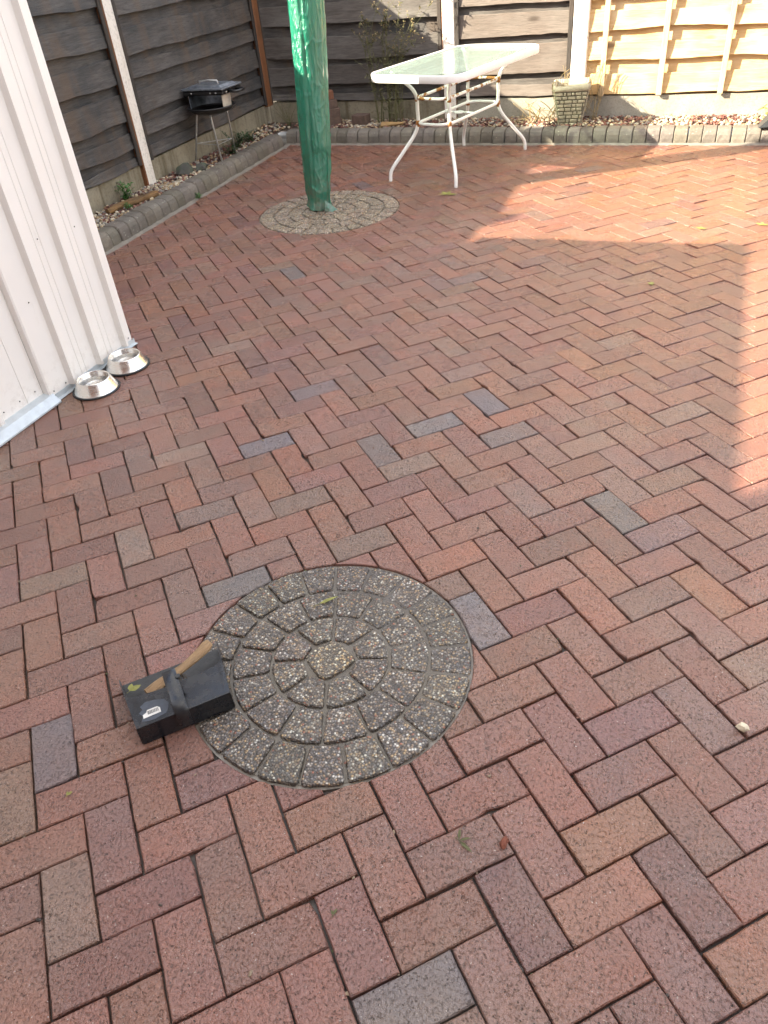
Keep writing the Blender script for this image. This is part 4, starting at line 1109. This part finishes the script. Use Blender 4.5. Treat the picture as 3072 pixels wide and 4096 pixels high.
def make_brush():
    a = Vector((.050, .478, .062)); b = Vector((-.024, .300, .032)); d = (b-a)
    root = empty('hand_brush', a); tag(root, 'small wooden hand brush lying inside the black dustpan', 'brush')
    rzq = math.atan2(d.y, d.x)
    root.rotation_euler = (0, 0, rzq)
    L = math.hypot(d.x, d.y); dz = d.z
    mb = MB(); vs_ = []; n_ = 14
    for i in range(n_+1):
        t = i/n_; x = L*t; bow = .010*math.sin(t*math.pi*1.3); z = dz*t+.006*math.sin(t*math.pi)
        wy = .0145+.0025*math.cos(t*7)+.0012*noise.noise(Vector((t*19, 0, 3))); wz = .0060+.0012*noise.noise(Vector((t*23, 5, 0)))
        if i == 0: wy *= .72; wz *= .8
        y = bow
        vs_ += [(x,y-wy,z-wz*.5),(x,y-wy*.7,z-wz),(x,y+wy*.7,z-wz),(x,y+wy,z-wz*.5),(x,y+wy,z+wz*.5),(x,y+wy*.7,z+wz),(x,y-wy*.7,z+wz),(x,y-wy,z+wz*.5)]
    mb.add(vs_, [(i*8+k, i*8+(k+1)%8, (i+1)*8+(k+1)%8, (i+1)*8+k) for i in range(n_) for k in range(8)]+[tuple(range(8))[::-1], tuple(n_*8+k for k in range(8))])
    mb.build('handle', MAT['handle_wood'], root, fix=True)
    mb = MB()
    for k in range(170):
        x = rnd.uniform(L*.50, L*.98); y = rnd.uniform(-.010, .020); z = dz*x/L-.004
        l_ = rnd.uniform(.015, .030); mb.tube([(x, y, z), (x+rnd.gauss(0,.006), y+rnd.gauss(.012,.006), z-l_*.6)], [.0006, .0004], 3)
    mb.build('bristles', MAT['bristle'], root)['kind'] = 'stuff'
make_brush()

# ------------------------------------------------------------------ stone planter
def make_planter():
    root = empty('stone_planter', (-.085, 6.275, .085), R(9)); tag(root, 'square stone planter with moulded brick pattern in front of the white post', 'planter')
    H = .315; b, t = .084, .144
    def hw(z): return b+(t-b)*(z/H)**.9
    mb = MB(); zs = [0, .05, .12, .20, .262]; vs_ = []
    for z in zs:
        h = hw(z)-.004; vs_ += [(-h+.012,-h,z),(h-.012,-h,z),(h,-h+.012,z),(h,h-.012,z),(h-.012,h,z),(-h+.012,h,z),(-h,h-.012,z),(-h,-h+.012,z)]
    fs = [(i*8+k, i*8+(k+1)%8, (i+1)*8+(k+1)%8, (i+1)*8+k) for i in range(len(zs)-1) for k in range(8)]; fs.append(tuple(range(8))[::-1])
    mb.add(vs_, fs); mb.build('body', MAT['pot_joint'], root)
    mb = MB(); prof = [(-.006, .255), (.004, .262), (.006, .285), (.002, .302), (-.010, .308), (-.022, .300), (-.024, .20)]
    vs_ = []; base = rrect(.140, .140, .022, 4); n_ = len(base)
    for i in range(n_):
        tt = (base[(i+1)%n_]-base[i-1]).normalized(); nn = Vector((tt.y, -tt.x))
        for d, z in prof:
            p = base[i]+nn*d; dip = -.030*math.exp(-((p.x+.085)/.035)**2) if p.y < -.05 and z > .27 else 0
            vs_.append((p.x, p.y, z+dip+.004*noise.noise(Vector((p.x*20, p.y*20, z*9)))))
    m_ = len(prof); mb.add(vs_, [(i*m_+k, i*m_+k+1, ((i+1)%n_)*m_+k+1, ((i+1)%n_)*m_+k) for i in range(n_) for k in range(m_-1)])
    mb.build('rim', MAT['stone_pot'], root, smooth=True, fix=True, angle=60)
    mb = MB(); mb.add([(-.10,-.10,.24),(.10,-.10,.24),(.10,.10,.24),(-.10,.10,.24)], [(0,1,2,3)]); mb.build('soil', MAT['soil'], root)
    # moulded bricks standing proud of the faces
    mb = MB(); rows = 9; rh = .250/rows
    for fx in range(4):
        rot = Matrix.Rotation(math.pi/2*fx, 3, 'Z')
        for r_ in range(rows):
            z0 = .006+r_*rh; z1_ = z0+rh-.0065; x = -hw(z0)+.008
            while x < hw(z0)-.016:
                L = rnd.uniform(.020, .066); x1 = min(x+L, hw(z0)-.008); y0 = -hw(z0); y1 = -hw(z1_); pr = rnd.uniform(.004, .008)
                if x1-x > .010:
                    i_ = .002
                    vs_ = [(x,y0+.006,z0),(x1,y0+.006,z0),(x1,y1+.006,z1_),(x,y1+.006,z1_),(x+i_+rnd.uniform(0,.002),y0-pr,z0+i_+rnd.uniform(0,.002)),(x1-i_,y0-pr+rnd.uniform(0,.002),z0+i_),(x1-i_-rnd.uniform(0,.002),y1-pr,z1_-i_-rnd.uniform(0,.002)),(x+i_,y1-pr,z1_-i_)]
                    mb.add([tuple(rot @ Vector(v)) for v in vs_], [(4,5,6,7),(0,1,5,4),(1,2,6,5),(2,3,7,6),(3,0,4,7)])
                x = x1+.0065
    mb.build('moulded_bricks', MAT['stone_pot'], root)['kind'] = 'stuff'
make_planter()
def stems(mb, base, n_, h, spread, r=.002, droop=0.0, seed=0, segs=6, wig=.02):
    r_ = random.Random(seed); ends = []
    for k in range(n_):
        a = r_.uniform(0, 6.28); hh = h*r_.uniform(.55, 1.0); sp = spread*r_.uniform(.3, 1)
        p0 = Vector(base)+Vector((r_.gauss(0,.012), r_.gauss(0,.012), 0)); pts = []
        for i in range(segs+1):
            t = i/segs
            pts.append(p0+Vector((math.cos(a)*sp*t**1.3+r_.gauss(0,wig)*t, math.sin(a)*sp*t**1.3*.6+r_.gauss(0,wig)*t*.6, hh*t-droop*hh*t*t)))
        mb.tube(pts, [r*(1-.6*i/segs) for i in range(segs+1)], 5); ends.append(pts)
    return ends
def leaf(mb, p, d, L, W, up=(0,0,1), curl=.25):
    d = Vector(d).normalized(); s = d.cross(Vector(up))
    if s.length < .05: s = d.cross(Vector((1,0,.2)))
    s.normalize(); n_ = s.cross(d); p = Vector(p)
    a = p+d*L*.35+s*W*.5-n_*L*curl*.15; b = p+d*L*.35-s*W*.5-n_*L*curl*.15; a2 = p+d*L*.7+s*W*.38-n_*L*curl*.5; b2 = p+d*L*.7-s*W*.38-n_*L*curl*.5
    mid = p+d*L*.35-n_*L*.05; mid2 = p+d*L*.7-n_*L*curl*.42; tip = p+d*L-n_*L*curl
    mb.add([p, a, mid, b, a2, mid2, b2, tip], [(0,2,1),(0,3,2),(1,2,5,4),(2,3,6,5),(4,5,7),(5,6,7)])
# dry vine hanging over the planter
mb = MB(); B = Vector((-.085, 6.275, .36))
for k in range(16):
    a = R(rnd.uniform(190, 350)); rr = rnd.uniform(.13, .17)
    side = 1 if rnd.random() < .5 else -1
    x0 = B.x+rnd.uniform(-.13, -.02) if side < 0 else B.x+rnd.uniform(.11, .17); y0 = B.y-.145 if side < 0 else B.y+rnd.uniform(-.10, .10)
    L = rnd.uniform(.12, .30); pts = [(x0+rnd.gauss(0,.01), y0+.04, .40+rnd.uniform(-.02,.04)), (x0, y0, .405)]
    for i in range(1, 6): pts.append((x0+.06*math.sin(i*.8+k)*i/5, y0-.008*rnd.random()+.016*i*.8 if side < 0 else y0+rnd.gauss(0,.012), .40-L*i/5))
    mb.tube(bez(pts, 3), .0019, 5)
for k in range(7):
    x0 = B.x-.05+rnd.uniform(-.03,.05); mb.tube(bez([(x0, B.y-.05, .33), (x0-.01+rnd.gauss(0,.01), B.y-.03, .43), (x0+rnd.gauss(0,.03), B.y-.04, .47+rnd.uniform(0,.05))], 4), .0017, 5)
for k in range(9):
    x0 = B.x+.17; mb.tube(bez([(x0+rnd.gauss(0,.02), B.y+.05, .10), (x0+.03+rnd.gauss(0,.02), B.y+.10, .24), (x0+.05+rnd.gauss(0,.03), B.y+.13, .36+rnd.uniform(0,.1)), (x0+.07+rnd.gauss(0,.03), B.y+.12, .47+rnd.uniform(-.05,.06))], 4), .0017, 5)
tag(mb.build('dry_vine', MAT['dry'], None, smooth=True), 'dry straw coloured vine hanging over the stone planter', 'vine')
# pile of dry twigs left of the planter
mb = MB()
for k in range(34):
    c = Vector((-.34+rnd.gauss(0,.09), 6.28+rnd.gauss(0,.07), .11)); a = rnd.uniform(0, 6.28); L = rnd.uniform(.06, .20)
    e_ = Vector((math.cos(a)*L, math.sin(a)*L*.6, rnd.uniform(0, .16)))
    mb.tube(bez([c, c+e_*.5+Vector((rnd.gauss(0,.015), rnd.gauss(0,.015), .02)), c+e_], 4), rnd.uniform(.0014, .003), 5)
tag(mb.build('twig_pile', MAT['dry'], None, smooth=True), 'heap of dry brown twigs on the gravel left of the stone planter', 'twigs')

# tall weeds behind the table
def tall_weed():
    root = empty('tall_weed', (-1.70, 6.30, .09)); tag(root, 'tall straggly weed with dry seed heads behind the patio table', 'weed')
    mb = MB(); r_ = random.Random(5); ends = []
    for k in range(24):
        bx = r_.choice([-.06, .05, .11])+r_.gauss(0,.02); top = Vector((bx*1.9+r_.gauss(0,.08), r_.gauss(.02,.04), r_.uniform(.40, .95)))
        pts = bez([(bx, r_.gauss(0,.02), 0), (bx*1.2+r_.gauss(0,.012), r_.gauss(0,.02), top.z*.35), (bx*1.6+r_.gauss(0,.02), r_.gauss(.01,.02), top.z*.7), top], 5)
        mb.tube(pts, [.0034*(1-.7*i/(len(pts)-1)) for i in range(len(pts))], 5); ends.append(pts)
        for j in range(5):
            p = pts[int(len(pts)*r_.uniform(.4, .95))]; e_ = p+Vector((r_.gauss(0,.04), r_.gauss(0,.03), r_.uniform(.03,.08))); mb.tube([p, (p+e_)/2+Vector((0,0,-.006)), e_], .0011, 4); ends.append([p, e_])
    mb.build('stems', MAT['olive'], root, smooth=True)
    mb = MB()
    for pts in ends:
        for j in range(9):
            p = pts[r_.randrange(len(pts)//3, len(pts))]
            leaf(mb, p, (r_.gauss(0,1), r_.gauss(0,1), r_.uniform(-.5,.9)), r_.uniform(.018,.050), r_.uniform(.006,.013), curl=r_.uniform(0,.5))
    for j in range(150):
        p = Vector((r_.gauss(.03,.075), r_.gauss(0,.04), r_.uniform(.02,.42))); leaf(mb, p, (r_.gauss(0,1), r_.gauss(0,1), r_.uniform(-.4,.7)), r_.uniform(.03,.07), r_.uniform(.009,.017), curl=r_.uniform(0,.5))
    mb.build('leaves', MAT['olive'], root)['kind'] = 'stuff'
    mb = MB()
    for pts in ends:
        if pts[-1].z > .55:
            for j in range(4):
                p = pts[-1]+Vector((r_.gauss(0,.008), r_.gauss(0,.008), r_.gauss(0,.012))); leaf(mb, p, (r_.gauss(0,1), r_.gauss(0,1), 1), .016, .008); leaf(mb, p, (r_.gauss(0,1), r_.gauss(0,1), .6), .013, .008)
    mb.build('seed_heads', MAT['dry'], root)['kind'] = 'stuff'
    mb = MB()
    for c in ((.26,.0,.66), (.275,.0,.69), (.25,.0,.64), (.10,.0,.80)):
        for j in range(8): leaf(mb, Vector(c)+Vector((r_.gauss(0,.006),)*3), (r_.gauss(0,1), r_.gauss(0,1), .5), .012, .010)
    mb.build('flowers', MAT['flower'], root)['kind'] = 'stuff'
tall_weed()

def weed(name, loc, n_, h, spread, mat, label, L=.03, W=.014, seed=1, nl=7, smat=None):
    root = empty(name, loc); tag(root, label, 'weed')
    mb = MB(); ends = stems(mb, (0,0,0), n_, h, spread, .0016, .15, seed, 5, .008); mb.build('stems', smat or mat, root, smooth=True)
    mb = MB(); r_ = random.Random(seed+9)
    for pts in ends:
        for j in range(nl):
            p = pts[r_.randrange(1, len(pts))]; leaf(mb, p, (r_.gauss(0,1), r_.gauss(0,1), r_.uniform(-.1,.8)), L*r_.uniform(.6,1.2), W*r_.uniform(.7,1.2), curl=r_.uniform(0,.5))
    mb.build('leaves', mat, root)['kind'] = 'stuff'
    return root
weed('green_weed', (fence_x(3.95)+.075, 3.95, .09), 16, .15, .09, MAT['leaf'], 'bright green weed against the concrete board left of the pale post', .032, .015, 3, 8)
weed('green_weed', (-2.72, 5.42, .09), 26, .17, .15, MAT['leaf_dark'], 'dark green weed growing right of the barbecue legs', .034, .012, 4, 9)
weed('green_weed', (-2.66, 5.20, .09), 14, .10, .10, MAT['leaf_dark'], 'low dark weed between the barbecue legs', .030, .012, 14, 8)
weed('green_weed', (-2.74, 5.68, .09), 18, .11, .13, MAT['leaf_dark'], 'low green weed at the kerb before the fence corner', .030, .010, 6, 8)
weed('dry_weed', (-2.62, 6.22, .09), 14, .30, .22, MAT['olive'], 'thin dry weed in the corner of the bed left of the green pole', .030, .006, 8, 4)
weed('green_weed', (1.42, 6.32, .09), 12, .13, .10, MAT['leaf_pale'], 'yellow green weed beside the dark plastic trough', .055, .020, 9, 5)
weed('kerb_weed', (kerb_x(4.35)+.012, 4.35, .0), 10, .05, .06, MAT['leaf'], 'tiny green weed at the foot of the left kerb', .026, .008, 10, 5)
weed('log_weed', (kerb_x(3.75)-.16, 3.75, .10), 8, .05, .05, MAT['leaf'], 'small grass tuft beside the rotten log', .03, .007, 12, 5)

# ------------------------------------------------------------------ rubble in the beds
def slab_block(name, c, size, rz, mat, label, group=None, tilt=0, cat='block'):
    mb = MB(); x, y, z = [s/2 for s in size]; mb.box((-x,-y,0), (x,y,size[2]), .003)
    o = mb.build(name, mat); o.location = c; o.rotation_euler = (tilt, 0, rz); tag(o, label, cat, group); return o
sz = .066
for k, (dx, dy, rz, mt, lb) in enumerate(((0, 0, 38, 'stack_brick', 'lowest brown block of the small stack beside the green pole'), (-.004, .004, 33, 'stack_brick', 'second block up in the stack beside the green pole'),
        (-.030, .012, 40, 'stack_brick', 'third block up in the stack beside the green pole'), (-.060, .02, 36, 'stack_red', 'top reddish block of the stack beside the green pole'))):
    slab_block('paving_block', (-2.235+dx, 6.265+dy, .098+k*(sz+.001)), (.20, .10, sz), R(rz), MAT[mt], lb, 'blocks stacked behind the kerb')
slab_block('paving_block', (-1.925, 6.27, .095), (.135, .105, .085), R(-6), MAT['stack_brick'], 'single brown block on the gravel behind the kerb', None)
o = slab_block('timber_offcut', (-1.60, 6.19, .108), (.20, .055, .018), R(12), MAT['plank'], 'pointed offcut of pale timber behind the kerb under the table', None, R(28), 'offcut')
for v in o.data.vertices:
    if v.co.x > 0: v.co.y *= .35
def make_log():
    a = Vector((-2.682, 3.62, .118)); b = Vector((-2.600, 4.06, .112)); d = b-a
    root = empty('rotten_log', a, math.atan2(d.y, d.x)); tag(root, 'short rotten log lying on the gravel behind the left kerb', 'log')
    L = d.length; mb = MB(); n_ = 26; m_ = 16; vs_ = []
    for i in range(n_+1):
        t = i/n_; x = L*t
        for k in range(m_):
            an = 2*math.pi*k/m_; r = .024*(.75+.35*math.sin(t*math.pi)**.5)*(1+.35*noise.noise(Vector((x*14, math.cos(an)*1.2, math.sin(an)*1.2)))+.15*noise.noise(Vector((x*50, math.cos(an)*3, math.sin(an)*3))))
            vs_.append((x, .012*math.sin(t*5)+r*math.cos(an), .004*math.sin(t*7)+r*math.sin(an)))
    mb.add(vs_, [(i*m_+k, (i+1)*m_+k, (i+1)*m_+(k+1)%m_, i*m_+(k+1)%m_) for i in range(n_) for k in range(m_)]+[tuple(range(m_)), tuple(n_*m_+k for k in range(m_))[::-1]])
    mb.build('trunk', MAT['log'], root, smooth=True, fix=True, angle=45)
    mb = MB(); p = Vector((L*.72, .0, .028)); mb.tube([p-Vector((0,0,.012)), p+Vector((.002,-.006,.004))], [.014, .010], 9); mb.build('knot', MAT['log'], root)
make_log()
def rock(loc, s, sc3, seed, mat, label):
    mb = MB(); vs_ = []
    for v in ICO2_V:
        k = 1+.42*noise.noise(v*1.4+Vector((seed,0,0)))+.24*noise.noise(v*3.6+Vector((seed,3,0)))+.1*noise.noise(v*9)
        vs_.append((v.x*s*k*sc3[0], v.y*s*k*sc3[1], max(-.02, v.z*s*k*sc3[2])))
    mb.add(vs_, ICO2_F); o = mb.build('rock', mat, None, smooth=True, angle=25); o.location = loc; tag(o, label, 'rock'); return o
rock((-2.72, 4.62, .12), .062, (1.0, 1.25, .85), 3.3, MAT['rock'], 'dark mossy rock behind the kerb right of the pale post')
rock((-2.64, 4.73, .115), .045, (1.0, 1.3, .8), 8.1, MAT['rock'], 'smaller greenish rock beside the dark mossy rock')
# dark trough at the right-hand end of the back kerb
def make_trough():
    root = empty('plastic_trough', (1.315, 6.03, .108), R(2)); tag(root, 'dark grey plastic trough resting on the back kerb at the right edge', 'trough')
    mb = MB(); L = .70
    def sec(x, i): return [(x, -.055+i, 0), (x, .055-i, 0), (x, .085-i, .085), (x, -.085+i, .085)]
    o_ = [(.0,-.05,.0),(L,-.05,.0),(L,.05,.0),(.0,.05,.0),(.075,-.035,.07),(L,-.085,.075),(L,.085,.075),(.075,.15,.075)]
    mb.add(o_, [(3,2,1,0),(0,1,5,4),(1,2,6,5),(2,3,7,6),(3,0,4,7)]); mb.build('body', MAT['trough'], root)
    mb = MB(); mb.tube([(.075,-.035,.072), (L,-.087,.077), (L,.087,.077), (.075,.150,.077)], .007, 8, True); mb.build('rim', MAT['trough'], root, smooth=True)
    mb = MB(); mb.add([(.07,-.03,.045),(L-.01,-.07,.045),(L-.01,.07,.045),(.07,.12,.045)], [(0,1,2,3)]); mb.build('soil', MAT['soil'], root)
make_trough()

# ------------------------------------------------------------------ litter on the paving
def litter_leaf(loc, rz, L, W, mat, label, n_=1):
    mb = MB(); leaf(mb, (0,0,.004), (1,0,.08), L, W, curl=.12)
    for k in range(n_-1): leaf(mb, (0,0,.004), (math.cos(1.3*k+.9), math.sin(1.3*k+.9), .35), L*.7, W*.8, curl=.2)
    mb.tube([(-L*.3,.0,.002), (0,0,.004)], .0008, 4)
    o = mb.build('fallen_leaf', mat); o.location = loc; o.rotation_euler = (0,0,rz); tag(o, label, 'leaf', 'leaves fallen on the paving'); return o
litter_leaf((-.602, 4.575, .002), R(15), .075, .035, MAT['leaf_pale'], 'yellow green leaf on the bricks in front of the table leg', 4)
litter_leaf((.235, .735, .004), R(50), .060, .012, MAT['leaf_pale'], 'thin yellow leaf lying on the near stone circle', 1)
litter_leaf((-.085, .300, .024), R(60), .030, .018, MAT['leaf_pale'], 'yellow green leaf stuck to the corner of the dustpan lip', 2)
litter_leaf((.805, .200, .001), R(-25), .036, .008, MAT['olive'], 'small green sprig on a brick right of the near stone circle', 3)
litter_leaf((1.05, 4.05, .001), R(25), .038, .02, MAT['leaf_pale'], 'pale leaf out on the sunlit bricks', 3)
litter_leaf((.88, 3.20, .001), R(100), .04, .022, MAT['leaf_pale'], 'small pale leaf near the edge of the sunlit patch', 2)
litter_leaf((1.36, 4.15, .001), R(20), .045, .022, MAT['leaf_pale'], 'rightmost pale leaf on the sunlit bricks', 3)
litter_leaf((-.06, .02, .001), R(70), .013, .007, MAT['leaf_pale'], 'tiny pale leaf in the joint at the bottom left', 2)
litter_leaf((.62, -.02, .001), R(80), .014, .006, MAT['olive'], 'tiny green leaf in a joint near the bottom of the picture', 2)
o = rock((1.330, .655, .008), .011, (1.2, 1.0, .9), 2.2, MAT['pebble'], 'cream pebble lying in a joint at the right edge'); o.name = 'pebble'; o['category'] = 'pebble'
o = rock((.893, .225, .006), .0095, (.8, 1.5, .6), 5.2, MAT['chip'], 'red brick chip lying on the paving near the green sprig'); o.name = 'brick_chip'; o['category'] = 'brick chip'

mb = MB(); gcount = 0
while gcount < 520:
    x, y = rnd.uniform(-1.3, 1.9), rnd.uniform(-.6, 4.8) if rnd.random() < .6 else rnd.uniform(-.3, 1.6)
    if y < 2.1 and x < -1.3: continue
    if rnd.random() < .72:                                   # crumbs gather in the joints
        u, v = (x+y)*q/.1, (x-y)*q/.1
        if rnd.random() < .5: u = round(u)
        else: v = round(v)
        pp = lat(u, v); x, y = pp.x+rnd.gauss(0,.001), pp.y+rnd.gauss(0,.001); z = -.003
    else: z = .001
    s_ = rnd.choice([.0012, .0016, .002, .003]) * rnd.uniform(.8, 1.3); b = rnd.uniform(.6, 1.1)
    mb.c = rnd.choice([(.05*b,.035*b,.025*b,1), (.05*b,.035*b,.025*b,1), (.30*b,.22*b,.14*b,1), (.10*b,.12*b,.035*b,1), (.20*b,.08*b,.05*b,1)])
    a = rnd.uniform(0, 6.28); ca, sa = math.cos(a), math.sin(a); e_ = rnd.uniform(1, 2.4)
    mb.add([(x+(vv.x*e_*ca-vv.y*sa)*s_, y+(vv.x*e_*sa+vv.y*ca)*s_, z+vv.z*s_*.6) for vv in ICO_V], ICO_F); gcount += 1
tag(mb.build('grit', MAT['gravel']), 'crumbs of soil, grit and leaf bits scattered over the bricks', 'grit', kind='stuff')
